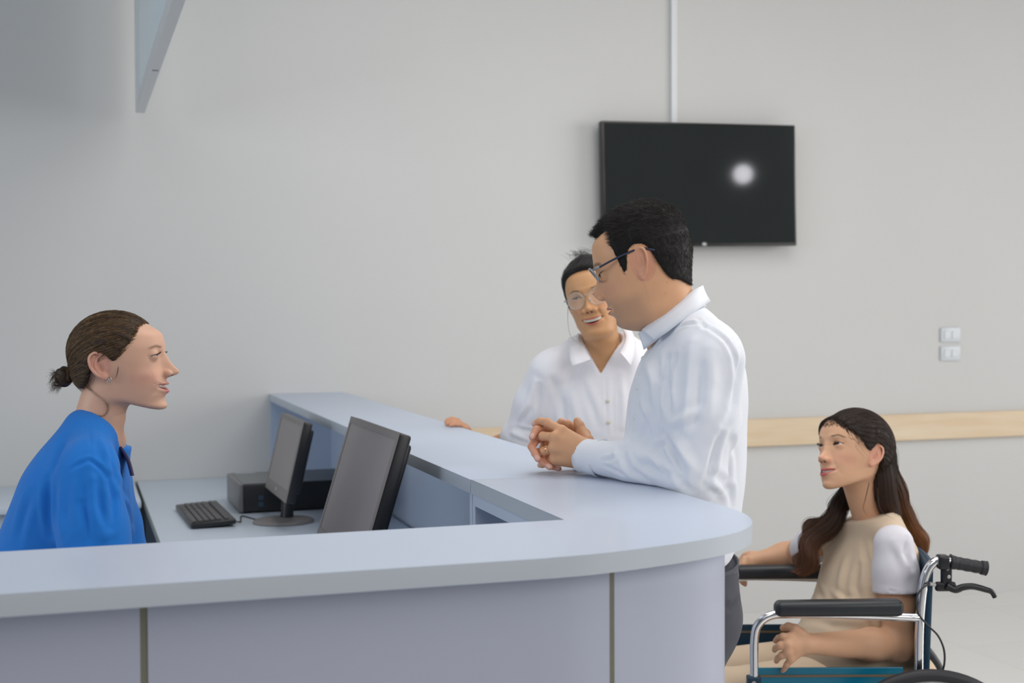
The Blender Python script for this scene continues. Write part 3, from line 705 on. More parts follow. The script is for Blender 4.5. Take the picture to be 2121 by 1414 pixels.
def eyes_mesh(p, H, fr, iris, look, R=.0122):
    for c in H['eyes']: v, f, col = uvball(np.asarray(c), R, eye_rgb(iris), look=look); p.add('eye', fr.fwd(v), f, col, M_EYE)
def lash_mesh(p_, H, fr, L=.007, n=46, seed=2, droop=.0):
    q = H['q']; ex, ey, ez = q.get('ex', .031), q.get('ey', .074), q.get('ez', .012); hu, tl, RL = q.get('hu', .0045), q.get('etilt', .06), q.get('RL', .0132)+.0004
    r = np.random.default_rng(seed); P = []
    for s in (-1, 1):
        dx = np.linspace(-.0120, .0145, n); z = ez+tl*dx+hu*np.clip(1-(dx/.0148)**2, 0, 1)**.8
        y = ey+np.sqrt(np.maximum(RL**2-dx**2-(z-ez)**2, 1e-6)); st = np.stack([s*(ex+dx), y, z], 1)
        out = st-V(s*ex, ey, ez); out /= np.linalg.norm(out, axis=1)[:, None]
        d1 = out*.8+V(0, .5, .25-droop)+np.stack([s*dx*22, 0*dx, 0*dx], 1)+r.normal(size=(n, 3))*.08; d1 /= np.linalg.norm(d1, axis=1)[:, None]
        t = np.linspace(0, 1, 5)[None, :, None]; l_ = (L*(.6+.4*np.sin(np.linspace(.3, 2.9, n))))[:, None, None]
        P.append(st[:, None]+d1[:, None]*l_*t+V(0, 0, .35-droop*1.2)*l_*t**2)
    for p in P: v, f, c = strands(None, fr.fwd(p.reshape(-1, 3)).reshape(p.shape), .0008, flatcol(len(p), (.012, .010, .010)), .2); p_.add('eyelashes', v, f, c, M_HAIR)
def teeth_mesh(H, fr, z, y, w=.021, h=.0085):
    Vt, Fc = [], []; n = 9
    for i in range(n):
        x0, x1 = -w+2*w*i/n, -w+2*w*(i+1)/n; yy = lambda x: y-.010*(x/w)**2; zt = z+.004*(abs((x0+x1)/2)/w)**2
        for (x, dy) in ((x0+.0001, -.0005), ((x0+x1)/2, .0), (x1-.0001, -.0005)):
            for zz in (zt+h/2, zt, zt-h/2): Vt.append((x, yy(x)+dy-(.0006 if zz != zt else 0), zz))
        b = i*9
        for c in range(2):
            for r in range(2): Fc.append((b+c*3+r, b+c*3+r+1, b+(c+1)*3+r+1, b+(c+1)*3+r))
    Vt = np.array(Vt); nV = len(Vt); back = Vt-V(0, .004, 0); Fc = np.array(Fc); F2 = Fc[:, ::-1]+nV
    return fr.fwd(np.concatenate([Vt, back])), np.concatenate([Fc, F2]), np.tile(V(.58, .52, .43), (2*nV, 1))
def band(top, bot, thick=.003, n=6, closed=False):
    """cloth band between two polylines, with thickness"""
    a = np.array(catmull(top, n, closed)); b = np.array(catmull(bot, n, closed)); m = 4
    g = np.stack([a+(b-a)*(j/(m-1)) for j in range(m)], 1); k = len(a)
    tu = np.gradient(g, axis=0); tv = np.gradient(g, axis=1); nn = np.cross(tu, tv); nn /= np.maximum(np.linalg.norm(nn, axis=2, keepdims=True), 1e-9)
    bulge = np.sin(np.linspace(0, PI, m))[None, :, None]*.002
    o, i = g+nn*(thick/2+bulge), g-nn*(thick/2-bulge); Vt = np.concatenate([o.reshape(-1, 3), i.reshape(-1, 3)]); N = k*m; F = []
    kk = k if closed else k-1
    for r in range(kk):
        r2 = (r+1) % k
        for c in range(m-1):
            q = (r*m+c, r2*m+c, r2*m+c+1, r*m+c+1); F.append(q); F.append(tuple(x+N for x in q[::-1]))
        F.append((r*m, r*m+N, r2*m+N, r2*m)); F.append((r*m+m-1, r2*m+m-1, r2*m+m-1+N, r*m+m-1+N))
    if not closed:
        for r in (0, k-1):
            for c in range(m-1): F.append((r*m+c, r*m+c+1, r*m+c+1+N, r*m+c+N))
    return Vt, np.array(F)
def flatcol(n, c): return np.tile(np.array(c, float), (n, 1))
def shoe(P, heel, yaw, L=.27):
    f = V(-math.cos(yaw), math.sin(yaw), 0); s = np.cross(f, (0, 0, 1)); R = np.stack([s, f, V(0, 0, 1)], 1)
    Q = (P-V(heel[0], heel[1], 0))@R
    d = ell(Q, (0, .04, .05), (.040, .075, .055)); d = smin(d, ell(Q, (0, .14, .032), (.046, .11, .035)), .03)
    return smax(d, -Q[:, 2], .004)
def glasses(name, label, fr, spec, root_loc):
    """worn eyeglasses: own top-level thing"""
    w = _r*root_loc[0]+V(math.sin(YAW), math.cos(YAW), 0)*root_loc[1]
    t = thing(name, label, 'glasses', (w[0], w[1], root_loc[2]), -YAW); base = V(*root_loc)
    def put(nm, bm, m, smooth=True):
        for v in bm.verts: v.co = Vector(fr.fwd(np.array(v.co))-base)
        return obj(nm, bm, m, t, smooth)
    lw, lh, lx, y0, z0, rd = spec['lw'], spec['lh'], spec['lx'], spec['y'], spec['z'], spec['round']
    panto = spec.get('panto', .0)
    for s in (-1, 1):
        ring = []
        for k in range(36):
            a = 2*PI*k/36; e = 2/rd; cx, cz = math.copysign(abs(math.cos(a))**e, math.cos(a))*lw/2, math.copysign(abs(math.sin(a))**e, math.sin(a))*lh/2
            x = s*lx+cx; ring.append((x, y0-spec.get('wrap', 2.2)*x*x+panto*cz, z0+cz))
        bm = bmesh.new(); tube(bm, ring, spec['rad'], 8, closed=True); put('lens_rim', bm, spec['mrim'])
        bm = bmesh.new(); vs = [bm.verts.new(p) for p in ring]; bm.faces.new(vs); ex = bmesh.ops.extrude_face_region(bm, geom=bm.faces[:])
        for v in ex['geom']:
            if isinstance(v, bmesh.types.BMVert): v.co.y -= .0012
        put('lens', bm, spec['mlens'], False)
        hx = s*(lx+lw/2); hy = y0-spec.get('wrap', 2.2)*hx*hx; hz = z0+lh*spec.get('hinge', .38)
        bm = bmesh.new(); tube(bm, [(hx-s*.002, hy, hz), (s*.0685, hy-.006, hz), (s*.070, hy-.016, hz+.0005)], spec['rad']*1.15, 8); put('hinge', bm, spec['mrim'])
        ez_ = spec.get('earz', .030)
        tx = spec.get('tx', .0725); p = catmull([(s*.070, hy-.014, hz), (s*tx, .04, (hz+ez_)/2+.001), (s*tx, .0, ez_), (s*tx, -.018, ez_-.001), (s*tx, -.040, ez_-.012)], 5)
        bm = bmesh.new(); tube(bm, p, spec['trad'], 8)
        put('temple', bm, spec['mtemp'])
    bm = bmesh.new(); yb = y0-spec.get('wrap', 2.2)*(lx-lw/2)**2; tube(bm, catmull([(-(lx-lw/2), yb, z0+lh*.15), (0, y0+.003, z0+lh*.24), ((lx-lw/2), yb, z0+lh*.15)], 5), spec['rad'], 8); put('bridge', bm, spec['mrim'])
    for s in (-1, 1):
        bm = bmesh.new(); tube(bm, [(s*(lx-lw/2), yb, z0-.002), (s*.010, yb-.008, z0-.005), (s*.009, yb-.010, z0-.010)], .0011, 6); put('nose_pad', bm, M_SILVER)
    return t

# ------------------------------------------------------------------ the man in the white shirt leaning on the counter
def build_man():
    p = Person('man in a white long-sleeved shirt and glasses leaning on the counter with clasped hands', .35, 2.85)
    fr = Frame(C(1330, 556, 2.775), rot(-16, 0, 80), 1.0)
    loc = lambda *a: fr.inv(C(*a)[None])[0]
    nb = loc(1402, 700, 2.80)
    q = dict(skin=(.67, .365, .205), rosy=(.60, .27, .19), lip=(.42, .18, .15), closed=True, hu=.001, hl=.0005, lash=.8, lashw=.0009, etilt=.45,
             Fb=[(-.125, .050), (-.112, .066), (-.10, .076), (-.085, .080), (-.065, .084), (-.045, .088), (-.02, .090), (0, .089), (.02, .087), (.035, .090), (.06, .088), (.085, .080), (.105, .062), (.13, .02)],
             Wd=[(-.125, .024), (-.112, .038), (-.095, .050), (-.075, .058), (-.05, .063), (-.03, .066), (-.01, .069), (.01, .070), (.03, .071), (.05, .071), (.07, .068), (.09, .060), (.13, .03)],
             Nz=[(-.050, 0), (-.043, .003), (-.038, .012), (-.032, .020), (-.025, .0215), (-.016, .017), (-.006, .011), (.004, .006), (.014, .004), (.026, .002), (.04, 0)],
             Nw=[(-.045, .014), (-.036, .016), (-.028, .015), (-.015, .012), (0, .010), (.015, .010), (.03, .013)],
             mz=-.066, mw=.025, mo=.004, mouthy=.078, ms=.002, ul=.006, ll=.0075, lp=.0065, muz=.005, jaw=((.070, -.113), (.0, -.078)), jk=.02,
             neck=((0, -.025, -.03), tuple(nb), .058, .066), nkk=.03, dchin=[((0, .030, -.098), (.045, .040, .024)), ((0, .0, -.085), (.056, .045, .03))],
             cran=((0, -.008, .033), (.077, .096, .092)), chinz=-.100, chin=.004, stub=(.30, .20, .14), goat=.7, alz=-.034, aly=.096, alr=(.008, .010, .008), alx=.0145,
             ear=.98, earw=.80, earflare=16, eary=-.007, earz=.007, ez=.011, ey=.071, bz=.021, bth=.0035, barch=.001, moles=[(-.060, -.045, -.045), (-.058, -.035, -.065), (-.052, .05, -.02)], earx=.070, mouthcol=1)
    H = make_head(q)
    parts = [head_mesh(H, fr, .0018, -.19)]
    skin = q['skin']
    # hands ---------------------------------------------------------
    D = 2.86
    lw = C(1226, 940, 2.83)
    lm = [C(1163, 891, 2.835), C(1150, 905, 2.825), C(1148, 926, 2.825), C(1150, 948, 2.835)]
    lf = [[C(1134, 875, 2.850), C(1119, 872, 2.865), C(1107, 877, 2.875)],
          [C(1125, 903, 2.845), C(1110, 905, 2.868), C(1104, 912, 2.885)],
          [C(1127, 934, 2.840), C(1113, 936, 2.862), C(1106, 940, 2.880)],
          [C(1134, 958, 2.850), C(1124, 962, 2.872), C(1118, 963, 2.89)]]
    lt = [C(1216, 912, 2.86), C(1206, 896, 2.875), C(1200, 881, 2.882), C(1196, 872, 2.885)]
    hl = lambda P: smin(hand(P, lw, lm, lf, lt, rp=.0128, rw=.038), cap(P, C(1214, 958, 2.835), C(1152, 951, 2.845), .016, .012), .014)
    rw_ = C(1222, 948, 2.93)
    rm = [C(1150, 887, 2.900), C(1136, 897, 2.895), C(1130, 915, 2.895), C(1130, 938, 2.90)]
    rf = [[C(1127, 887, 2.875), C(1111, 889, 2.855), C(1102, 905, 2.842)],
          [C(1112, 908, 2.870), C(1101, 925, 2.845), C(1114, 950, 2.828)],
          [C(1122, 938, 2.872), C(1121, 953, 2.850), C(1139, 967, 2.832)],
          [C(1136, 955, 2.890), C(1145, 966, 2.875), C(1158, 970, 2.866)]]
    rt = [C(1210, 900, 2.92), C(1191, 888, 2.915), C(1174, 879, 2.905), C(1163, 873, 2.898)]
    hr = lambda P: hand(P, rw_, rm, rf, rt, rp=.0125, rw=.034)
    pink = V(.66, .29, .20)
    def mesh_hand(f, wr, tips, zlo=1.1005):
        g = lambda P: smax(f(P), zlo-P[:, 2], .004)
        lo, hi = aabb([wr]+tips, .045); Vt, Fc = nets(g, lo, hi, .0016, 1.2); Vt = relax(Vt, Fc, 1, .3); return Vt, Fc
    for f, wr, mc, fg, th, tn in ((hl, lw, lm, lf, lt, 0), (hr, rw_, rm, rf, rt, 1)):
        Vt, Fc = mesh_hand(f, wr, mc+[x for g in fg for x in g]+th); c = flatcol(len(Vt), skin)
        for g, m in zip(fg, mc):
            c = mix3(c, pink, (.75 if tn else .25)*G(np.linalg.norm(Vt-g[2], axis=1), .030)); c = mix3(c, pink*.8, .35*G(np.linalg.norm(Vt-g[0], axis=1), .006))
            # nail
            ax = norm(g[2]-g[1]); nd = norm(V(-.15, -1, .35)-ax*(V(-.15, -1, .35)@ax)); nc = g[2]+nd*.0065+ax*.001
            c = mix3(c, V(.72, .48, .42), .9*sstep(1.15, .9, np.linalg.norm((Vt-nc)@np.stack([ax/.0075, np.cross(ax, nd)/.0052, nd/.005], 1), axis=1)))
        ax = norm(th[3]-th[2]); nd = norm(V(0.5, -.2, .8)-ax*(V(0.5, -.2, .8)@ax)); nc = th[3]+nd*.007
        c = mix3(c, V(.70, .46, .40), .85*sstep(1.15, .9, np.linalg.norm((Vt-nc)@np.stack([ax/.009, np.cross(ax, nd)/.006, nd/.005], 1), axis=1)))
        parts.append((Vt, Fc, c))
    # torso, arms and legs (mostly inside the clothes)
    O = C(1412, 1240, 2.84); N0 = C(1432, 665, 2.80); A = norm(N0-O); Lx = V(math.sin(math.radians(6)), math.cos(math.radians(6)), 0)
    shL, elL, wrL = C(1466, 748, 2.655), C(1437, 978, 2.625), C(1205, 941, 2.835)
    shR, elR, wrR = C(1440, 745, 2.985), C(1400, 975, 3.03), C(1215, 950, 2.925)
    # shirt
    tab = [(.02, .0, .145, .098), (.10, .0, .150, .102), (.14, .0, .158, .113), (.20, .004, .165, .122), (.29, .004, .170, .128), (.38, .004, .178, .127), (.45, .0, .185, .122), (.50, -.004, .180, .110), (.54, -.008, .150, .092), (.575, -.008, .105, .075), (.61, -.004, .070, .062), (.65, 0, .05, .05)]
    def arm(P, s_, e_, w_, r): 
        m1 = s_+(e_-s_)*.5; m2 = e_+(w_-e_)*.5
        d = chain(P, [s_, m1, e_], [r[0], r[1], r[2]], .02); return smin(d, chain(P, [e_, m2, w_], [r[2]*.98, r[3], r[4]], .02), .03)
    def shirt(P):
        t = loft(P, O, A, Lx, tab, 2.4, s0=.088, s1=.60)
        a1 = arm(P, shL, elL, wrL, (.072, .074, .058, .042, .034)); a2 = arm(P, shR, elR, wrR, (.070, .070, .055, .043, .036))
        d = smin(t, a1, .026); d = smin(d, a2, .026)
        d = smin(d, cap(P, shL+V(.0, .02, .03), C(1425, 668, 2.76), .05, .045), .04); d = smin(d, cap(P, shR+V(0, -.02, .03), C(1418, 668, 2.85), .05, .045), .04)
        d = smax(d, -cap(P, C(1395, 640, 2.80), C(1340, 560, 2.79), .060, .075), .004)
        # arm ends at the cuffs
        d = smax(d, -cap(P, C(1186, 940, 2.85), C(1100, 920, 2.95), .042, .10), .002)
        d = smax(d, -cap(P, C(1235, 955, 2.915), C(1100, 920, 2.85), .042, .10), .002) if False else d
        d = d+.0011*vnoise(P, 28, 5)+.0010*vnoise(P*V(1, 1, .6), 60, 6)
        # forearm rests on the counter top
        onc = (P[:, 0]*math.cos(YAW)+P[:, 1]*math.sin(YAW)) < XO+.01
        return np.where(onc, smax(d, CZ+.0005-P[:, 2], .006), d)
    Vt, Fc = nets(shirt, *aabb([O+V(0, 0, -.02), N0, shL, elL, wrL, shR, elR, wrR], .15), .0042, 1.5)
    Vt = relax(Vt, Fc, 2, .4); Nn = vnormals(Vt, Fc); pk = Picker(Vt, Nn)
    L_ = [(pk((1376, 742), (1372, 775), (1373, 815), (1378, 850)), .009, -.011), (pk((1392, 735), (1384, 770), (1381, 805)), .006, -.005),
          (pk((1449, 666), (1480, 678), (1510, 700), (1530, 740), (1531, 790), (1520, 835)), .005, -.004), (pk((1536, 700), (1542, 760), (1530, 830), (1510, 880)), .008, -.008),
          (pk((1430, 700), (1423, 760), (1418, 830), (1410, 890)), .011, .005), (pk((1470, 720), (1475, 790), (1462, 860)), .012, .005), (pk((1446, 760), (1444, 830), (1430, 905)), .010, -.005),
          (pk((1368, 900), (1385, 925), (1398, 950), (1418, 985)), .007, -.009), (pk((1372, 915), (1360, 922), (1345, 925)), .006, -.007), (pk((1380, 880), (1410, 868), (1445, 850)), .008, .006),
          (pk((1392, 905), (1412, 940), (1440, 975)), .009, .007), (pk((1365, 935), (1385, 965), (1405, 1000), (1425, 1018)), .008, -.006), (pk((1500, 900), (1480, 950), (1462, 1000)), .007, -.009),
          (pk((1285, 925), (1287, 950), (1300, 975), (1330, 993)), .007, -.006), (pk((1265, 930), (1268, 945), (1262, 965)), .006, .004), (pk((1305, 925), (1325, 940), (1350, 945)), .010, .004),
          (pk((1315, 960), (1350, 972), (1390, 990)), .008, -.005), (pk((1335, 930), (1352, 960), (1368, 985)), .007, .004), (pk((1238, 955), (1252, 948), (1270, 944)), .004, -.004), (pk((1240, 966), (1262, 972), (1285, 985)), .004, -.004),
          (pk((1545, 860), (1532, 900), (1522, 950), (1525, 1000)), .010, .006), (pk((1490, 985), (1510, 1000), (1522, 1020), (1524, 1045)), .008, -.006), (pk((1470, 1000), (1490, 1010), (1505, 1030)), .007, .005),
          (pk((1318, 745), (1312, 790), (1304, 840), (1299, 890)), .0035, -.0035), (pk((1330, 740), (1345, 780), (1352, 830)), .012, .005), (pk((1350, 730), (1360, 790), (1355, 860)), .009, -.006), (pk((1340, 870), (1330, 890), (1320, 905)), .008, -.004),
          (pk((1440, 650), (1455, 668), (1458, 672)), .004, -.003), (pk((1400, 672), (1420, 664), (1447, 662)), .005, -.004), (pk((1320, 830), (1335, 860), (1345, 890)), .008, .005)]
    Vt = folds(Vt, Nn, L_); white = (.76, .79, .86)
    sh = p.add('shirt', Vt, Fc, flatcol(len(Vt), white), M_CLOTHV)
    # collar
    ft, fb = C(1322, 689, 2.775), C(1354, 705, 2.725)
    top = [C(1330, 683, 2.745), C(1362, 657, 2.730), C(1402, 627, 2.728), C(1436, 602, 2.750), C(1455, 591, 2.80), C(1440, 600, 2.860), C(1400, 626, 2.880), C(1360, 657, 2.872), C(1326, 687, 2.850)]
    bot = [C(1355, 704, 2.715), C(1380, 688, 2.695), C(1416, 661, 2.690), C(1452, 636, 2.715), C(1471, 624, 2.80), C(1452, 636, 2.895), C(1416, 664, 2.915), C(1370, 690, 2.905), C(1345, 706, 2.875)]
    v, f = band(top, bot, .0032); p.add('collar', v, f, flatcol(len(v), white), M_CLOTHV)
    st_t = [C(1322, 690, 2.760), C(1360, 662, 2.735), C(1402, 634, 2.735), C(1434, 610, 2.755), C(1450, 600, 2.80), C(1434, 610, 2.850), C(1400, 634, 2.870), C(1360, 662, 2.862), C(1322, 690, 2.835)]
    st_b = [a+V(.012, 0, -.034) for a in st_t]; v, f = band(st_t, st_b, .003); p.add('collar_stand', v, f, flatcol(len(v), white), M_CLOTHV)
    # cuffs
    for a, b, nm in ((C(1205, 943, 2.838), C(1248, 950, 2.802), 0), (C(1208, 950, 2.93), C(1250, 955, 2.955), 1)):
        t = norm(b-a); s1 = norm(np.cross(t, (0, 0, 1))); s2 = np.cross(s1, t)
        ring = lambda c, r, r2: [c+(s1*math.cos(x)*r+s2*math.sin(x)*r2) for x in np.linspace(0, 2*PI, 28, endpoint=False)]
        r1, r2 = ring(a, .034, .034), ring(b, .0405, .0405)
        for R_ in (r1, r2):
            for z in R_: z[2] = max(z[2], CZ+.003)
        v, f = band(r1, r2, .003, 2, True); co = p.add('cuff', v, f, flatcol(len(v), white), M_CLOTHV)
        if nm == 0:
            bm = bmesh.new(); Mx = Matrix(((s1[0], t[0], 0, 0), (s1[1], t[1], 0, 0), (0, 0, 1, 0), (0, 0, 0, 1)))
            c = C(1222, 966, 2.798); lathe(bm, [(.001, 0), (.0055, 0), (.006, .001), (.0055, .002), (.001, .0015)], (0, 0, 0), 16, M=Matrix.Translation(c) @ Matrix.Rotation(PI/2, 4, 'X')); p.addbm('button', bm, mat('shirt_button', (.72, .74, .74), .3, noise=.03), co)
    for pxy in ((1324, 738), (1314, 800), (1308, 862)):
        c = pk(pxy)[0]; bm = bmesh.new(); lathe(bm, [(.001, 0), (.0055, 0), (.006, .001), (.0055, .002), (.001, .0015)], (0, 0, 0), 16, M=Matrix.Translation(c+V(.001, .001, 0)) @ Matrix.Rotation(PI/2, 4, 'X') @ Matrix.Rotation(-.6, 4, 'Y')); p.addbm('button', bm, mat('shirt_button', (.72, .74, .74), .3), sh)
    # trousers
    tt = [(-.16, .02, .150, .085), (-.10, .004, .165, .112), (-.04, -.002, .168, .127), (.02, .0, .158, .122), (.10, .002, .150, .114)]
    legs = [(C(1412, 1262, 2.745), V(.33, 2.72, .49), V(.37, 2.72, .07)), (C(1412, 1262, 2.93), V(.37, 2.95, .49), V(.42, 2.96, .07))]
    def trou(P):
        d = loft(P, O, A, Lx, tt, 2.3, s0=-.13, s1=.088, k=.012)
        for h_, k_, a_ in legs: d = smin(d, chain(P, [h_, k_, a_], [.097, .070, .056], .02), .02)
        return smax(d, .035-P[:, 2], .004)+.0012*vnoise(P, 35, 2)
    Vt, Fc = nets(trou, *aabb([O+V(0, 0, .1), legs[0][1], legs[1][1], legs[0][2]-V(0, 0, .06), legs[1][2]], .19), .007, 1.4)
    Nn = vnormals(Vt, Fc); pk2 = Picker(Vt, Nn)
    Vt = folds(Vt, Nn, [(pk2((1500, 1256), (1520, 1252), (1540, 1240)), .007, -.006), (pk2((1528, 1165), (1532, 1180), (1530, 1190)), .003, -.002)])
    p.add('trousers', Vt, Fc, flatcol(len(Vt), (.050, .052, .068)), M_CLOTHV)
    bm = bmesh.new(); ring = []
    for a in np.linspace(0, 2*PI, 40, endpoint=False):
        Lh = norm(Lx-A*(Lx@A)); Fv = np.cross(A, Lh); ring.append(O+A*.090+Lh*math.cos(a)*.153+Fv*math.sin(a)*.116)
    v, f = band(ring, [r+V(0, 0, -.030) for r in ring], .004, 1, True); p.add('waistband', v, f, flatcol(len(v), (.075, .078, .095)), M_CLOTHV)
    for h_, k_, a_ in legs:
        Vt, Fc = nets(lambda P: shoe(P, (a_[0]+.03, a_[1]), math.radians(8)), (a_[0]-.30, a_[1]-.12, -.01), (a_[0]+.14, a_[1]+.14, .14), .006, 1.3)
        p.add('shoe', Vt, Fc, flatcol(len(Vt), (.02, .018, .018)), M_CLOTHV)
    # body inside the clothes
    def inner(P):
        t = loft(P, O, A, Lx, [(r[0], r[1], r[2]-.014, r[3]-.014) for r in tab], 2.3, s0=-.05, s1=.59)
        d = smin(t, arm(P, shL, elL, wrL+(wrL-elL)*.06, (.056, .052, .042, .034, .026)), .02); d = smin(d, arm(P, shR, elR, wrR+(wrR-elR)*.05, (.054, .052, .042, .034, .026)), .02)
        d = smin(d, cap(P, C(1412, 690, 2.80), C(1400, 650, 2.80), .060, .056), .02)
        for h_, k_, a_ in legs: d = smin(d, chain(P, [h_, k_, a_], [.084, .055, .040], .02), .03)
        return smax(d, CZ+.004-P[:, 2], .004)*0+d
    Vt, Fc = nets(inner, *aabb([O, N0, shL, shR, elL, elR, wrL, wrR, legs[0][1], legs[1][1], legs[0][2]-V(0, 0, .03), legs[1][2]], .13), .010, 1.4)
    # keep it off the counter top
    Vt[:, 2] = np.where((Vt[:, 2] < CZ+.004) & (Vt[:, 2] > CZ-.04) & (Vt[:, 0]*math.cos(YAW)+Vt[:, 1]*math.sin(YAW) < XO), CZ+.004, Vt[:, 2])
    parts.append((Vt, Fc, flatcol(len(Vt), skin)))
    v, f, c = merge(parts); p.add('body', v, f, c, M_SKIN)
    if True:
        v, f, c = teeth_mesh(H, fr, -.0655, .083, .017, .006); p.add('teeth', v, f, c, M_EYE)
    lash_mesh(p, H, fr, .005, 36, 3, droop=.9)
    # ring on the left ring finger
    a, b = lm[2]+(lf[2][0]-lm[2])*.55, lf[2][0]; t = norm(b-a); s1 = norm(np.cross(t, (0, 0, 1))); s2 = np.cross(s1, t)
    bm = bmesh.new(); R_ = .0104
    for off in (-.0018, .0, .0018): tube(bm, [a+t*off+(s1*math.cos(x)+s2*math.sin(x))*R_ for x in np.linspace(0, 2*PI, 24, endpoint=False)], .0014, 8, closed=True)
    p.addbm('ring', bm, mat('gold', (.75, .45, .25), .25, 1.0, noise=.05))
    # hair
    yf = [(-.02, .030), (.004, .036), (.027, .040), (.047, .041), (.065, .044), (.08, .042), (.10, .040), (.14, .05)]
    zl = [(-.12, -.066), (-.085, -.060), (-.07, -.045), (-.055, -.038), (-.045, -.020), (-.038, .002), (-.030, .030), (-.01, .046), (.008, .042), (.016, .030), (.025, .003), (.040, .004), (.05, .06), (.06, .076), (.2, .08)]
    nkf = q['neck']
    def hair(P, t0=0.0):
        d = H['f'](P*V(1, 1, 1)) if False else hb(P)
        x, y, z = P.T; th = .002+.008*sstep(.03, .10, z)*sstep(.11, .04, y)+.006*sstep(.0, -.08, y)*sstep(-.03, .03, z)
        d = d-th-t0; yc = spl(z, yf)+.046*np.exp(-(x/.034)**4)*sstep(.06, .075, z)
        d = smax(d, (y-yc)*.8, .008); d = smax(d, (spl(y, zl)-z)*.8, .006)
        d = smax(d, -H['earhull'](P), .002)
        return d+.0008*vnoise(P, 260, 3)
    cr = q['cran']; Wd = q['Wd']
    def hb(P):
        d = ell(P, *cr); x, y, z = P.T
        lo_ = ell(P, (0, -.018, -.005), (.0725, .078, .075)); d = smin(d, lo_, .02)
        d = smin(d, ell(P, (0, .03, .05), (.0725, .066, .058)), .012)
        return np.minimum(smin(d, cap(P, nkf[0], nkf[1], nkf[2], nkf[3]), .022), H['base'](P))
    Vt, Fc = nets(hair, (-.1, -.125, -.1), (.1, .125, .15), .0028, 1.4); Nn = vnormals(Vt, Fc)
    rr = np.random.default_rng(11); n = 17000; ix = rr.integers(0, len(Vt), n); R0 = Vt[ix]+rr.normal(size=(n, 3))*.001; N0_ = Nn[ix]
    z = R0[:, 2]; y = R0[:, 1]; comb = np.stack([np.zeros(n), np.where(z > .05, .8, -.25), np.where(z > .05, .15, -.9)], 1)
    comb = comb-N0_*(comb*N0_).sum(1)[:, None]; comb /= np.maximum(np.linalg.norm(comb, axis=1), .2)[:, None]
    Ld = (.0055+.010*sstep(.04, .10, z))*rr.uniform(.6, 1.2, n); dr = N0_*.42+comb+rr.normal(size=(n, 3))*.14; dr /= np.linalg.norm(dr, axis=1)[:, None]
    k = 4; tt_ = np.linspace(0, 1, k)[None, :, None]; path = R0[:, None]-N0_[:, None]*.0008+dr[:, None]*Ld[:, None, None]*tt_+(comb[:, None]*.0025*tt_**2)
    hc = V(.016, .014, .013)*(1+rr.uniform(-.3, .5, (n, 1))); sv, sf, sc_ = strands(None, path, .0007, hc)
    v, f, c = merge([(Vt, Fc, flatcol(len(Vt), (.006, .005, .005))), (sv, sf, sc_)]); p.add('hair', fr.fwd(v), f, c, M_HAIR)
    # glasses
    lens = mat('clear_lens', (.9, .92, .95), .05); lens.node_tree.nodes['Principled BSDF'].inputs['Alpha'].default_value = .06
    g = fr.fwd(V(0, .1, 0)[None])[0]
    glasses('eyeglasses', 'grey and navy rectangular eyeglasses worn by the man leaning on the counter', fr,
            dict(lw=.052, lh=.030, lx=.033, y=.099, z=.013, round=3.2, rad=.0019, trad=.0022, panto=.42, tx=.0785, mrim=mat('gunmetal', (.30, .31, .34), .35, .6, noise=.05), mlens=lens, mtemp=mat('navy_temple', (.02, .028, .06), .35, noise=.1), hinge=.36, earz=.036), (g[0], g[1], g[2]-.03))
    return p

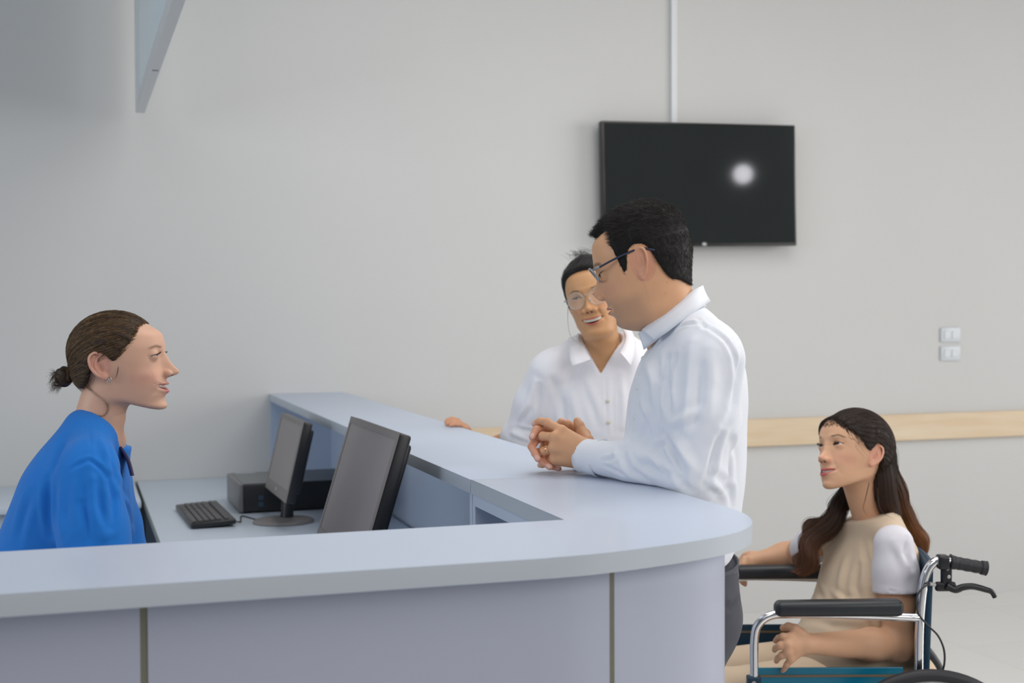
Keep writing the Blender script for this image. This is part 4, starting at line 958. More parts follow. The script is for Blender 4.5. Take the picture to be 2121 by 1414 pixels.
# ------------------------------------------------------------------ the woman in blue scrubs behind the desk
def build_nurse():
    p = Person('woman in a blue scrub top with a low brown bun seated inside the counter', -.95, 2.95)
    fr = Frame(C(243, 762, 2.92), rot(2, 0, -88), 1.0)
    nb = fr.inv(C(194, 905, 2.92)[None])[0]
    q = dict(skin=(.68, .405, .285), rosy=(.66, .30, .23), lip=(.56, .22, .21), browc=(.12, .07, .05), bamt=.75, bth=.0024, barch=.003, hu=.0018, hl=.0008, etilt=-.14, lashw=.0015, lash=1.0, ex=.030, ey=.084, ez=.026, eary=-.019, earz=.007,
             Fb=[(-.125, .062), (-.108, .078), (-.098, .094), (-.088, .100), (-.076, .0975), (-.06, .1015), (-.045, .103), (-.02, .101), (0, .097), (.018, .098), (.03, .100), (.045, .1035), (.06, .1015), (.075, .097), (.088, .088), (.102, .072), (.13, .03)],
             Wd=[(-.125, .018), (-.104, .028), (-.09, .038), (-.07, .047), (-.05, .053), (-.03, .058), (-.01, .063), (.01, .066), (.03, .068), (.05, .069), (.07, .066), (.09, .056), (.13, .03)],
             Nz=[(-.034, .0), (-.0275, .002), (-.0235, .011), (-.020, .024), (-.0145, .0335), (-.008, .033), (.0, .0265), (.008, .020), (.018, .0125), (.028, .006), (.038, .002), (.05, .0)],
             Nw=[(-.03, .012), (-.02, .012), (-.012, .0105), (-.004, .009), (.01, .0085), (.025, .008), (.04, .012)],
             mz=-.0465, mw=.030, mo=.0115, mouthy=.082, ms=.007, ul=.0045, ll=.0065, lp=.006, muz=.003, jaw=((.085, -.096), (.0, -.068)), jk=.012, chinz=-.085, chin=.004, sulc=.002,
             neck=((0, -.018, -.03), tuple(nb), .050, .053), nkk=.02, cran=((0, -.004, .040), (.0735, .094, .082)), alz=-.0155, aly=.111, alr=(.006, .010, .0075), alx=.0125, phil=.0005, cheek=.004, apple=.004, naso=.0025,
             ear=.95, earflare=15, eartilt=16, earx=.0665, bz=.0165, moles=[(.058, .035, -.05), (.061, .045, -.02)])
    H = make_head(q); parts = [head_mesh(H, fr, .0018, -.20)]
    skin = q['skin']
    # torso: leans forward from the hip
    O = C(42, 1330, 2.98); N0 = C(212, 880, 2.93); A = norm(N0-O); Lx = V(0, -1, 0)
    Ls = np.linalg.norm(N0-O)
    tab = [(-.04, 0, .15, .12), (.05, .0, .150, .125), (.15, .005, .152, .125), (.25, .010, .160, .128), (.33, .006, .175, .120), (.40, -.006, .185, .101), (.45, -.010, .172, .084), (Ls-.02, -.004, .11, .070), (Ls+.02, -.004, .075, .058), (Ls+.06, 0, .06, .05)]
    shN, elN, wrN = C(182, 985, 2.775), C(205, 1215, 2.73), C(330, 1260, 2.80)
    shF, elF, wrF = C(205, 985, 3.11), C(250, 1190, 3.15), C(360, 1240, 3.10)
    def top(P):
        t = loft(P, O, A, Lx, tab, 2.3, s0=-.02, s1=Ls+.012, k=.02)
        for s_, e_ in ((shN, elN), (shF, elF)):
            m = s_+(e_-s_)*.5; c_ = s_+(e_-s_)*.9
            t = smin(t, chain(P, [s_, m, c_], [.066, .070, .074], .02), .045)
        t = smin(t, cap(P, shN+V(0, .02, .04), C(190, 880, 2.89), .040, .035), .04); t = smin(t, cap(P, shF+V(0, -.02, .04), C(205, 880, 2.97), .040, .035), .04)
        # wide neck opening running down to a V at the chest
        cut = cap(P, C(213, 868, 2.925), C(258, 790, 2.925), .050, .09); cut = smin(cut, chain(P, [C(236, 870, 2.925), C(260, 893, 2.925), C(270, 945, 2.925)], [.046, .044, .018], 0), .008); cut = smin(cut, cap(P, C(262, 880, 2.95), C(266, 880, 3.06), .050, .046), .01)
        t = smax(t, -cut, .003)
        return t+.0016*vnoise(P, 26, 15)
    Vt, Fc = nets(top, *aabb([O, N0, shN, elN, shF, elF], .16), .0042, 1.5); Vt = relax(Vt, Fc, 2, .4); Nn = vnormals(Vt, Fc); pk = Picker(Vt, Nn)
    L_ = [(pk((145, 962), (165, 952), (190, 946), (215, 965), (228, 985)), .0045, -.0045), (pk((191, 870), (192, 905), (190, 945)), .003, -.0025), (pk((185, 950), (192, 1000), (200, 1050), (222, 1110)), .009, .006),
          (pk((205, 1000), (215, 1050), (222, 1090)), .008, -.006), (pk((95, 985), (92, 1040), (100, 1110)), .009, -.008), (pk((160, 985), (150, 1040), (150, 1100)), .012, .005), (pk((235, 985), (245, 1030), (240, 1090)), .008, -.007),
          (pk((255, 985), (272, 1040), (282, 1100)), .009, .005), (pk((130, 900), (115, 940), (105, 970)), .010, -.005), (pk((60, 1020), (40, 1070), (30, 1120)), .010, -.005), (pk((205, 890), (225, 930), (240, 970)), .008, .004), (pk((120, 1000), (118, 1060), (125, 1120)), .012, .006), (pk((170, 1040), (178, 1080), (188, 1120)), .006, -.005), (pk((215, 900), (235, 950), (250, 1000)), .006, -.004)]
    Vt = folds(Vt, Nn, L_); blue = (.014, .185, .63)
    p.add('scrub_top', Vt, Fc, flatcol(len(Vt), blue), M_CLOTHV)
    # far inside of the V collar, its shade painted as dark navy
    v, f = band([C(248, 925, 2.885), C(262, 950, 2.885), C(272, 985, 2.89)], [C(252, 930, 2.96), C(268, 955, 2.965), C(276, 985, 2.96)], .004); p.add('shaded_inner_collar', v, f, flatcol(len(v), (.02, .02, .08)), M_CLOTHV)
    # hidden legs, stool height sitting
    hipN, hipF = O+V(.03, -.09, -.04), O+V(.03, .09, -.04)
    knN, knF = V(O[0]+.44, O[1]-.11, .66), V(O[0]+.44, O[1]+.11, .66); anN, anF = V(O[0]+.38, O[1]-.11, .26), V(O[0]+.38, O[1]+.11, .26)
    pt = lambda P: smin(smin(chain(P, [hipN, knN, anN], [.09, .065, .05], .02), chain(P, [hipF, knF, anF], [.09, .065, .05], .02), .02), ell(P, O+V(0, 0, -.02), (.13, .17, .12)), .03)
    Vt, Fc = nets(pt, *aabb([hipN, hipF, knN, knF, anN, anF, O], .19), .009, 1.5); p.add('scrub_trousers', Vt, Fc, flatcol(len(Vt), blue), M_CLOTHV)
    for a_ in (anN, anF):
        Vt, Fc = nets(lambda P: ell(P-V(a_[0], a_[1], a_[2]), (.06, 0, -.07), (.12, .042, .042)), *aabb([a_, a_+V(.10, 0, -.07)], .12), .007, 1.4); p.add('shoe', Vt, Fc, flatcol(len(Vt), (.6, .6, .6)), M_CLOTHV)
    hd = {}
    def inner(P):
        t = loft(P, O, A, Lx, [(r[0], r[1], r[2]-.013, r[3]-.013) for r in tab], 2.3, s0=0, s1=Ls)
        for s_, e_, w_ in ((shN, elN, wrN), (shF, elF, wrF)): t = smin(t, chain(P, [s_, s_+(e_-s_)*.5, e_, w_], [.052, .046, .038, .024], .01), .03)
        t = smin(t, cap(P, C(192, 905, 2.925), C(214, 860, 2.92), .052, .048), .03)
        for h_, k_, a_ in ((hipN, knN, anN), (hipF, knF, anF)): t = smin(t, chain(P, [h_, k_, a_-V(0, 0, .05)], [.078, .05, .035], .02), .03)
        return t
    Vt, Fc = nets(inner, *aabb([O, N0, shN, shF, elN, elF, wrN, wrF, knN, knF, anN-V(0, 0, .06)], .13), .007, 1.5); parts.append((Vt, Fc, flatcol(len(Vt), skin)))
    # hands resting on the thighs (hidden by the counter)
    for w_, sg in ((wrN, 1), (wrF, -1)):
        dv = norm(V(.9, .1*sg, -.2)); mc = [w_+dv*.085+V(0, sg*y_, 0) for y_ in (-.03, -.01, .01, .03)]; fg = [[m+dv*.04, m+dv*.062+V(0, 0, -.008), m+dv*.08+V(0, 0, -.02)] for m in mc]; th = [w_+dv*.02+V(0, -sg*.02, 0), w_+dv*.05+V(0, -sg*.042, -.01), w_+dv*.08+V(0, -sg*.05, -.015), w_+dv*.10+V(0, -sg*.05, -.02)]
        f_ = lambda P: hand(P, w_, mc, fg, th, .0125, .030); Vt, Fc = nets(f_, *aabb([w_]+mc+[x for g in fg for x in g]+th, .04), .0035, 1.2); parts.append((Vt, Fc, flatcol(len(Vt), skin)))
    v, f, c = merge(parts); p.add('body', v, f, c, M_SKIN)
    eyes_mesh(p, H, fr, (.07, .05, .03), (0, 1, .1))
    v, f, c = teeth_mesh(H, fr, -.0410, .1015, .026, .011); p.add('teeth', v, f, c, M_EYE)
    lash_mesh(p, H, fr, .0065, 44, 2)
    # hair: slicked back into a low bun
    bun = V(0, -.118, -.012)
    cr = ((0, -.006, .038), (.0785, .1005, .0885))
    yf = [(-.05, .0), (-.02, .004), (.005, .010), (.020, .020), (.032, .026), (.044, .033), (.056, .046), (.068, .050), (.080, .052), (.0975, .063), (.107, .078), (.12, .11)]
    zl = [(-.14, -.036), (-.085, -.040), (-.065, -.038), (-.047, -.015), (-.036, .012), (-.028, .036), (-.012, .042), (-.002, .030), (.005, .020), (.018, .018), (.03, .03), (.06, .05), (.2, .06)]
    def hb(P):
        d = ell(P, *cr); d = smin(d, ell(P, (0, -.030, -.010), (.068, .066, .056)), .02); return np.minimum(smin(d, ell(P, (0, .018, .045), (.0755, .062, .058)), .012), H['base'](P)-.0035)
    def hair(P):
        x, y, z = P.T; d = hb(P); d = smax(d, (y-spl(z, yf)-.004*G(x, .02))*.8, .005); d = smax(d, (spl(y, zl)-z)*.8, .006)
        w = P-bun; ang = np.arctan2(w[:, 0], w[:, 2]+.35*w[:, 1]); r_ = np.linalg.norm(w, axis=1)
        d = d+.0005*np.sin(ang*70+3*np.sin(r_*40))*sstep(.02, .06, r_)+.0004*np.sin(ang*131+9*r_*10)
        d = smax(d, -H['earhull'](P), .002)
        b = ell(P, bun+V(0, .002, -.002), (.020, .019, .022))+.0014*np.sin(np.arctan2(P[:, 2]-bun[2], P[:, 0])*6+P[:, 1]*260); d = smin(d, b, .006)
        return d
    Vt, Fc = nets(hair, (-.1, -.17, -.08), (.1, .12, .14), .0022, 1.4)
    hcol = lambda P, r: V(.040, .024, .014)*(1+.0*P[:, :1])*(1+.35*np.sin(np.arctan2(P[:, 0], P[:, 2]+.012+.35*(P[:, 1]+.118))*47)[:, None])
    rr = np.random.default_rng(5); n = 7500; Nn = vnormals(Vt, Fc); ok = np.nonzero((Vt[:, 1] > -.085) & (Nn[:, 1] > -.9) & ~((Vt[:, 1] < spl(Vt[:, 2], yf)+.0) & (Vt[:, 2] < spl(Vt[:, 1], zl)+.004)))[0]; R0 = Vt[rr.choice(ok, n)]
    k = 12; t = np.linspace(0, 1, k)[None, :, None]; path = R0[:, None]*(1-t)+(bun+V(0, .012, 0)+rr.normal(size=(n, 1, 3))*.006)*t
    c0 = V(0, -.012, .02); d_ = path-c0; L0 = np.linalg.norm(R0-c0, axis=1)[:, None, None]; Le = .095
    for _ in range(5):
        pp = path.reshape(-1, 3); e = hb(pp).reshape(n, k, 1); dirs = (path-c0)/np.linalg.norm(path-c0, axis=2, keepdims=True); path = path-dirs*(e+.0002)*np.sin(PI*np.clip(t*.9+.08, 0, 1))*.9
    path = path+rr.normal(size=(n, 1, 3))*.0005
    hc = V(.150, .092, .048)*rr.uniform(.25, 1.9, (n, 1))*(.75+.45*np.sin(np.arctan2(R0[:, 0], R0[:, 2]+.012+.35*(R0[:, 1]+.118))*47))[:, None]; m_ = (path[..., 1] > -.062) & (np.abs(path[..., 0]) > .03); path[..., 2] = np.where(m_, np.maximum(path[..., 2], spl(path[..., 1].ravel(), zl).reshape(n, k)+.002), path[..., 2])
    path[..., 1] = np.where(path[..., 2] < .1, np.minimum(path[..., 1], spl(path[..., 2].ravel(), yf).reshape(n, k)+.004+rr.random((n, 1))*.006), path[..., 1])
    kp = (H['earhull'](path.reshape(-1, 3)).reshape(n, k) > -.001).all(1); path = path[kp]; hc = hc[kp]
    sv, sf, sc_ = strands(None, path, .00065, hc, .5)
    # loose ends of the bun and the curl at the nape
    n2 = 260; a = rr.uniform(0, 2*PI, n2); st = bun+V(0, -.008, -.006)+np.stack([np.cos(a)*.015, rr.uniform(-.012, .006, n2), np.sin(a)*.016], 1)
    dirs = np.stack([rr.normal(size=n2)*.5, -.5-rr.random(n2)*.5, np.where(rr.random(n2) > .3, -.9, .7)+rr.normal(size=n2)*.35], 1); dirs /= np.linalg.norm(dirs, axis=1)[:, None]
    tt = np.linspace(0, 1, 5)[None, :, None]; p2 = st[:, None]+dirs[:, None]*tt*rr.uniform(.006, .019, (n2, 1, 1))+V(0, -.003, -.008)*tt**2
    s2 = strands(None, p2, .0009, V(.06, .035, .02)*rr.uniform(.5, 1.5, (n2, 1)))
    ca_ = np.array(catmull([(.046, -.062, -.030), (.052, -.036, -.052), (.050, -.014, -.072), (.052, -.012, -.090), (.052, -.022, -.100), (.052, -.034, -.098)], 4)); n3 = 18
    p3 = ca_[None]+rr.normal(size=(n3, 1, 3))*.0022*np.linspace(1.6, .5, len(ca_))[None, :, None]; s3 = strands(None, p3, .00045, V(.13, .075, .035)*rr.uniform(.6, 1.4, (n3, 1)))
    cb_ = np.array(catmull([(.066, .012, .020), (.068, .020, .010), (.067, .017, -.008), (.066, .012, -.020)], 4)); n4 = 12
    p4 = cb_[None]+rr.normal(size=(n4, 1, 3))*.001; s4 = strands(None, p4, .0004, V(.10, .06, .03)*rr.uniform(.6, 1.4, (n4, 1)))
    v, f, c = merge([(Vt, Fc, hcol(Vt, 0)), (sv, sf, sc_), s2, s3, s4]); p.add('hair', fr.fwd(v), f, c, M_HAIR)
    bm = bmesh.new(); rg = []
    for x in np.linspace(0, 2*PI, 30, endpoint=False): rg.append(fr.fwd(bun+V(0, .014, 0)+V(math.cos(x)*.0145, 0, math.sin(x)*.0145)))
    tube(bm, rg, .0028, 8, closed=True); p.addbm('hair_tie', bm, mat('brown_elastic', (.12, .05, .04), .7, noise=.1))
    # two small hoop earrings in the near ear
    for dy, dz, R_ in ((-.003, -.023, .0050), (.002, -.021, .0055)):
        for s in (1, -1):
            bm = bmesh.new(); tube(bm, [fr.fwd(V(s*(.069+.0030*math.sin(x)), dy+R_*.5*math.sin(x), dz+R_*math.cos(x))) for x in np.linspace(0, 2*PI, 20, endpoint=False)], .0008, 6, closed=True); p.addbm('earring', bm, M_SILVER)
    # stool under her
    st_w = _r*O[0]+V(math.sin(YAW), math.cos(YAW), 0)*O[1]
    t = thing('office_stool', 'black stool carrying the seated woman in blue scrubs', 'stool', (st_w[0], st_w[1], 0)); zs = O[2]-.15
    bm = bmesh.new(); lathe(bm, [(.02, zs-.07), (.17, zs-.065), (.19, zs-.045), (.19, zs-.015), (.17, zs)], seg=32); obj('seat', bm, M_LEATHER, t, True)
    bm = bmesh.new(); tube(bm, [(0, 0, .06), (0, 0, zs-.065)], .025, 16); obj('column', bm, M_CHROME, t, True)
    bm = bmesh.new(); tube(bm, [(.2*math.cos(x), .2*math.sin(x), .22) for x in np.linspace(0, 2*PI, 30, endpoint=False)], .010, 8, closed=True); obj('foot_ring', bm, M_CHROME, t, True)
    for i in range(5):
        x = 2*PI*i/5; bm = bmesh.new(); tube(bm, [(0, 0, .08), (.27*math.cos(x), .27*math.sin(x), .05)], [.025, .016], 10); lg = obj('leg', bm, M_BLACKP, t, True)
        bm = bmesh.new(); lathe(bm, [(.022, -.012), (.025, 0), (.022, .012)], seg=16, M=Matrix.Translation((.27*math.cos(x), .27*math.sin(x), .026)) @ Matrix.Rotation(PI/2, 4, 'X')); obj('caster', bm, M_RUBBER, lg, True)
    return p

# ------------------------------------------------------------------ the older woman in the white blouse beyond the counter
def simple_legs(P, hips, knees, ankles, r=(.09, .062, .05)):
    d = None
    for h_, k_, a_ in zip(hips, knees, ankles):
        e = chain(P, [h_, k_, a_], r, .02); d = e if d is None else smin(d, e, .02)
    return d
def build_elder():
    p = Person('older woman with short dark hair and round glasses smiling beyond the counter wing', .30, 3.97)
    fr = Frame(C(1231, 624, 3.92), rot(2, 13, 164), 1.0)
    nb = fr.inv(C(1251, 782, 3.990)[None])[0]
    q = dict(skin=(.58, .31, .15), rosy=(.58, .26, .15), lip=(.50, .14, .10), browc=(.10, .07, .05), bamt=.75, bth=.0028, hu=.0026, hl=.0014, etilt=.03, lash=.8, lashw=.0010,
             Fb=[(-.125, .048), (-.108, .066), (-.098, .076), (-.085, .081), (-.065, .085), (-.045, .088), (-.02, .089), (0, .088), (.02, .090), (.035, .093), (.06, .091), (.085, .082), (.105, .064), (.13, .03)],
             Wd=[(-.125, .024), (-.108, .038), (-.095, .049), (-.075, .059), (-.05, .065), (-.03, .068), (-.01, .070), (.01, .070), (.03, .070), (.05, .070), (.07, .067), (.09, .058), (.13, .03)],
             Nz=[(-.048, 0), (-.041, .003), (-.036, .012), (-.031, .020), (-.024, .022), (-.016, .017), (-.006, .011), (.004, .007), (.014, .004), (.026, .002), (.04, 0)],
             Nw=[(-.045, .014), (-.036, .017), (-.028, .015), (-.015, .012), (0, .010), (.015, .009), (.03, .013)],
             mz=-.062, mw=.033, mo=.011, mouthy=.074, ms=.010, ul=.0045, ll=.0060, lp=.005, jaw=((.070, -.110), (.0, -.075)), jk=.018, chinz=-.096,
             neck=((0, -.02, -.03), tuple(nb), .056, .046), nkk=.03, dchin=[((0, .035, -.095), (.045, .040, .022))], cheek=.005, apple=.006, naso=.0035, alr=(.0085, .010, .008), alx=.0150, aly=.095, bz=.019)
    H = make_head(q); parts = [head_mesh(H, fr, .0020, -.25)]
    skin = q['skin']
    O = C(1272, 1045, 4.02); N0 = C(1248, 715, 3.99); A = norm(N0-O); Ls = np.linalg.norm(N0-O); a_ = math.radians(12)
    Fd = V(-math.sin(a_), -math.cos(a_), 0); Lx = np.cross(Fd, V(0, 0, 1))
    Lx = norm(Lx) if np.cross(A, Lx)@Fd > 0 else -norm(Lx)
    tab = [(-.10, .01, .180, .135), (.0, .01, .180, .138), (.10, .012, .178, .138), (.20, .012, .178, .135), (.30, .008, .182, .125), (.36, .002, .184, .110), (.40, -.004, .160, .092), (Ls-.01, -.004, .105, .070), (Ls+.03, 0, .07, .06), (Ls+.08, 0, .06, .05)]
    shR, elR, wrR = C(1138, 772, 3.97), C(1085, 905, 4.03), C(994, 930, 4.09)      # arm at the left of the picture
    shL, elL, wrL = C(1372, 775, 4.06), C(1395, 930, 4.06), C(1340, 960, 3.95)
    def blouse(P):
        t = loft(P, O, A, Lx, tab, 2.3, s0=-.08, s1=Ls+.01, k=.02)
        e1 = shR+(elR-shR)*.5
        t = smin(t, chain(P, [shR, e1, elR, elR+(wrR-elR)*.12], [.062, .066, .062, .056], .02), .04)
        t = smin(t, chain(P, [shL, shL+(elL-shL)*.5, elL, elL+(wrL-elL)*.5], [.062, .066, .062, .048], .02), .04)
        t = smin(t, cap(P, shR+V(.03, 0, .035), C(1215, 715, 3.99), .042, .040), .04); t = smin(t, cap(P, shL+V(-.03, 0, .035), C(1285, 715, 4.0), .042, .040), .04)
        # V-shaped opening
        xx = (P-N0)@Lx+.004; zz = P[:, 2]; cut = np.maximum((np.abs(xx)-.058*np.clip((zz-1.262)/.105, -1, 1.2))*.85, (P[:, 1]-N0[1]+.02)); cut = np.minimum(cut, cap(P, C(1248, 702, 3.97), C(1244, 660, 3.95), .058, .09)); t = smax(t, -cut, .0025)
        return t+.0018*vnoise(P, 24, 25)+.0010*vnoise(P, 55, 26)
    Vt, Fc = nets(blouse, *aabb([O-V(0, 0, .1), N0, shR, elR, wrR, shL, elL, wrL], .15), .0050, 1.5); Vt = relax(Vt, Fc, 2, .4); Nn = vnormals(Vt, Fc); pk = Picker(Vt, Nn)
    L_ = [(pk((1117, 800), (1120, 840), (1121, 880)), .007, -.008), (pk((1100, 790), (1088, 830), (1070, 870)), .010, .006), (pk((1165, 770), (1180, 820), (1190, 880)), .014, .006), (pk((1145, 790), (1155, 840), (1160, 890)), .010, -.006),
          (pk((1252, 778), (1254, 830), (1256, 900)), .0035, -.003), (pk((1268, 778), (1270, 830), (1272, 900)), .0035, -.003), (pk((1200, 780), (1220, 840), (1235, 880)), .010, -.004), (pk((1285, 770), (1292, 820), (1290, 880)), .010, .005),
          (pk((1060, 885), (1080, 892), (1110, 900)), .006, -.006), (pk((1050, 895), (1075, 905), (1100, 915)), .006, .005), (pk((1095, 850), (1080, 870), (1065, 885)), .007, -.005)]
    Vt = folds(Vt, Nn, L_); white = (.78, .78, .83); bl = p.add('blouse', Vt, Fc, flatcol(len(Vt), white), M_CLOTHV)
    for top, bot in (([C(1200, 690, 4.00), C(1200, 703, 3.93), C(1211, 722, 3.875), C(1224, 745, 3.845)], [C(1178, 700, 4.02), C(1178, 716, 3.92), C(1180, 740, 3.855), C(1185, 757, 3.835)]),
                     ([C(1288, 680, 4.02), C(1296, 695, 3.95), C(1292, 715, 3.89), C(1284, 731, 3.85)], [C(1308, 684, 4.04), C(1316, 706, 3.95), C(1314, 735, 3.87), C(1306, 757, 3.84)])):
        v, f = band(top, bot, .003); p.add('collar', v, f, flatcol(len(v), white), M_CLOTHV)
    for pxy in ((1257, 828), (1258, 875)):
        c = pk(pxy)[0]; bm = bmesh.new(); lathe(bm, [(.001, 0), (.0055, 0), (.006, .001), (.0055, .002), (.001, .0015)], (0, 0, 0), 14, M=Matrix.Translation(c+V(0, -.001, 0)) @ Matrix.Rotation(PI/2, 4, 'X')); p.addbm('button', bm, mat('cream_button', (.68, .66, .55), .3, noise=.03), bl)
    hips = [O+V(-.085, 0, -.03), O+V(.085, 0, -.03)]; kn = [V(O[0]-.09, O[1], .47), V(O[0]+.09, O[1], .47)]; an = [V(O[0]-.09, O[1]+.02, .06), V(O[0]+.09, O[1]+.02, .06)]
    tr = lambda P: smax(smin(simple_legs(P, hips, kn, an), ell(P, O+V(0, 0, -.04), (.17, .13, .14)), .04), .03-P[:, 2], .004)
    Vt, Fc = nets(tr, *aabb(hips+kn+an+[O], .2), .010, 1.5); p.add('trousers', Vt, Fc, flatcol(len(Vt), (.03, .03, .04)), M_CLOTHV)
    for a1 in an:
        Vt, Fc = nets(lambda P: smax(ell(P-V(a1[0], a1[1], 0), (-.015, -.06, .03), (.042, .12, .038)), .002-P[:, 2], .003), *aabb([V(a1[0], a1[1]-.05, .03)], .16), .007, 1.4); p.add('shoe', Vt, Fc, flatcol(len(Vt), (.03, .03, .03)), M_CLOTHV)
    def inner(P):
        t = loft(P, O, A, Lx, [(r[0], r[1], r[2]-.02, r[3]-.022) for r in tab], 2.3, s0=-.05, s1=Ls-.01)
        for s_, e_, w_ in ((shR, elR, wrR), (shL, elL, wrL)): t = smin(t, chain(P, [s_, e_, w_], [.048, .036, .023], .01), .03)
        t = smin(t, cap(P, C(1246, 700, 3.975), C(1252, 790, 3.995), .052, .046), .03)
        t = smax(t, -1e9*0+simple_legs(P, hips, kn, an, (.078, .05, .038))*0-1, .01) if False else smin(t, simple_legs(P, hips, kn, an, (.078, .05, .038)), .03)
        return t
    Vt, Fc = nets(inner, *aabb([O, N0, shR, elR, wrR, shL, elL, wrL]+kn+an, .10), .007, 1.5); parts.append((Vt, Fc, flatcol(len(Vt), skin)))
    # hand resting over the outer edge of the counter
    mc = [C(962, 885, 4.075), C(963, 884, 4.055), C(965, 886, 4.035), C(967, 888, 4.018)]
    fg = [[C(947, 872, 4.09), C(936, 868, 4.09), C(927, 870, 4.085)], [C(947, 876, 4.06), C(934, 872, 4.055), C(925, 874, 4.05)], [C(948, 878, 4.035), C(936, 876, 4.03), C(926, 878, 4.025)], [C(951, 880, 4.012), C(941, 879, 4.01), C(933, 881, 4.0)]]
    th = [C(975, 900, 4.09), C(966, 893, 4.11), C(958, 888, 4.12), C(950, 886, 4.125)]
    def elh(P):
        Xw = P[:, 0]*math.cos(YAW)+P[:, 1]*math.sin(YAW); d = hand(P, wrR, mc, fg, th, .0110, .028); return np.where(Xw < XO+.004, smax(d, CZ+.001-P[:, 2], .003), d)
    Vt, Fc = nets(elh, *aabb([wrR]+mc+[x for g in fg for x in g]+th, .04), .0024, 1.2); parts.append((Vt, Fc, mix3(flatcol(len(Vt), skin), V(.62, .30, .20), .6*np.ones(len(Vt)))))
    mc = [wrL+V(-.085, -.01, z_) for z_ in (.03, .01, -.01, -.03)]; fg = [[m+V(-.035, -.01, 0), m+V(-.055, -.015, -.003), m+V(-.07, -.02, -.008)] for m in mc]; th2 = [wrL+V(-.02, -.01, .03), wrL+V(-.05, -.02, .045), wrL+V(-.08, -.02, .05), wrL+V(-.10, -.02, .05)]
    Vt, Fc = nets(lambda P: hand(P, wrL, mc, fg, th2, .0115, .030), *aabb([wrL]+mc+[x for g in fg for x in g]+th2, .04), .0035, 1.2); parts.append((Vt, Fc, flatcol(len(Vt), skin)))
    v, f, c = merge(parts); p.add('body', v, f, c, M_SKIN)
    eyes_mesh(p, H, fr, (.03, .018, .01), (.25, 1, -.05))
    v, f, c = teeth_mesh(H, fr, -.0575, .0915, .027, .0115); p.add('teeth', v, f, c, M_EYE)
    lash_mesh(p, H, fr, .005, 36, 4)
    # short hair
    cr = q.get('cran', ((0, -.004, .033), (.0735, .097, .090)))
    yf = [(-.04, .005), (-.01, .014), (.01, .026), (.03, .036), (.05, .046), (.065, .054), (.08, .062), (.095, .074), (.11, .10), (.14, .12)]
    zl = [(-.14, -.06), (-.06, -.07), (-.04, -.04), (-.03, .0), (-.01, .030), (.005, .025), (.015, -.02), (.03, -.02), (.2, -.02)]
    def hb(P): return np.minimum(smin(ell(P, *cr), ell(P, (0, -.025, -.005), (.068, .068, .07)), .02), H['base'](P)-.001)
    def hair(P):
        x, y, z = P.T; d = hb(P)-(.004+.010*sstep(.03, .12, z)); d = smax(d, (y-spl(z, yf)-.012*np.exp(-(x/.04)**2)*sstep(.06, .09, z))*.8, .010); d = smax(d, (spl(y, zl)-z)*.8, .008)
        return d+.0014*vnoise(P, 160, 9)
    Vt, Fc = nets(hair, (-.11, -.14, -.09), (.11, .12, .17), .0030, 1.4); Nn = vnormals(Vt, Fc)
    rr = np.random.default_rng(21); n = 12000; ix = rr.integers(0, len(Vt), n); R0 = Vt[ix]; N1 = Nn[ix]; z = R0[:, 2]
    comb = np.stack([R0[:, 0]*2-.55*(z > .05), np.where(z > .05, -.45, -.45), np.where(z > .05, .45, -.8)], 1); comb = comb-N1*(comb*N1).sum(1)[:, None]; comb /= np.maximum(np.linalg.norm(comb, axis=1), .2)[:, None]; dr = N1*.30+comb+rr.normal(size=(n, 3))*.14; dr /= np.linalg.norm(dr, axis=1)[:, None]
    Ld = (.010+.020*sstep(.05, .12, z))*rr.uniform(.5, 1.2, n); tt = np.linspace(0, 1, 5)[None, :, None]
    path = R0[:, None]-N1[:, None]*.002+dr[:, None]*Ld[:, None, None]*tt-N1[:, None]*(Ld[:, None, None]*.35)*tt**2
    hc = V(.055, .052, .051)*rr.uniform(.3, 2.2, (n, 1)); sv, sf, sc_ = strands(None, path, .0010, hc)
    n2 = 130; st = V(.002, .02, .140)+rr.normal(size=(n2, 3))*V(.018, .018, .004); d2 = V(.35, -.2, .9)+rr.normal(size=(n2, 3))*.35; p2 = st[:, None]+d2[:, None]*rr.uniform(.010, .024, (n2, 1, 1))*tt+V(.012, -.01, -.004)*tt**2
    s2 = strands(None, p2, .0010, V(.05, .048, .047)*rr.uniform(.4, 1.8, (n2, 1)))
    v, f, c = merge([(Vt, Fc, flatcol(len(Vt), (.012, .011, .011))), (sv, sf, sc_), s2]); p.add('hair', fr.fwd(v), f, c, M_HAIR)
    g = fr.fwd(V(0, .1, 0)[None])[0]
    lens = mat('clear_lens', (.9, .92, .95), .05); lens.node_tree.nodes['Principled BSDF'].inputs['Alpha'].default_value = .06
    gl = glasses('eyeglasses', 'round clear-rimmed eyeglasses on a thin cord worn by the smiling older woman', fr,
                 dict(lw=.050, lh=.046, lx=.032, y=.104, z=.004, round=2.0, rad=.0012, trad=.0014, mrim=mat('clear_beige_rim', (.45, .40, .36), .25, .2, noise=.05), mlens=lens, mtemp=M_SILVER, hinge=.15, earz=.028, panto=.12, wrap=2.8), (g[0], g[1], g[2]-.03))
    base = V(g[0], g[1], g[2]-.03); cp = catmull([fr.fwd(V(.073, .01, .02)), C(1176, 660, 3.86), C(1180, 690, 3.84), C(1190, 705, 3.83), C(1203, 708, 3.85), C(1208, 695, 3.90), C(1214, 690, 3.95)], 6)
    bm = bmesh.new(); tube(bm, [tuple(V(*c_)-base) for c_ in cp], .0009, 6); obj('cord', bm, mat('cord_bead', (.35, .33, .28), .35, .3, noise=.1), gl, True)
    return p

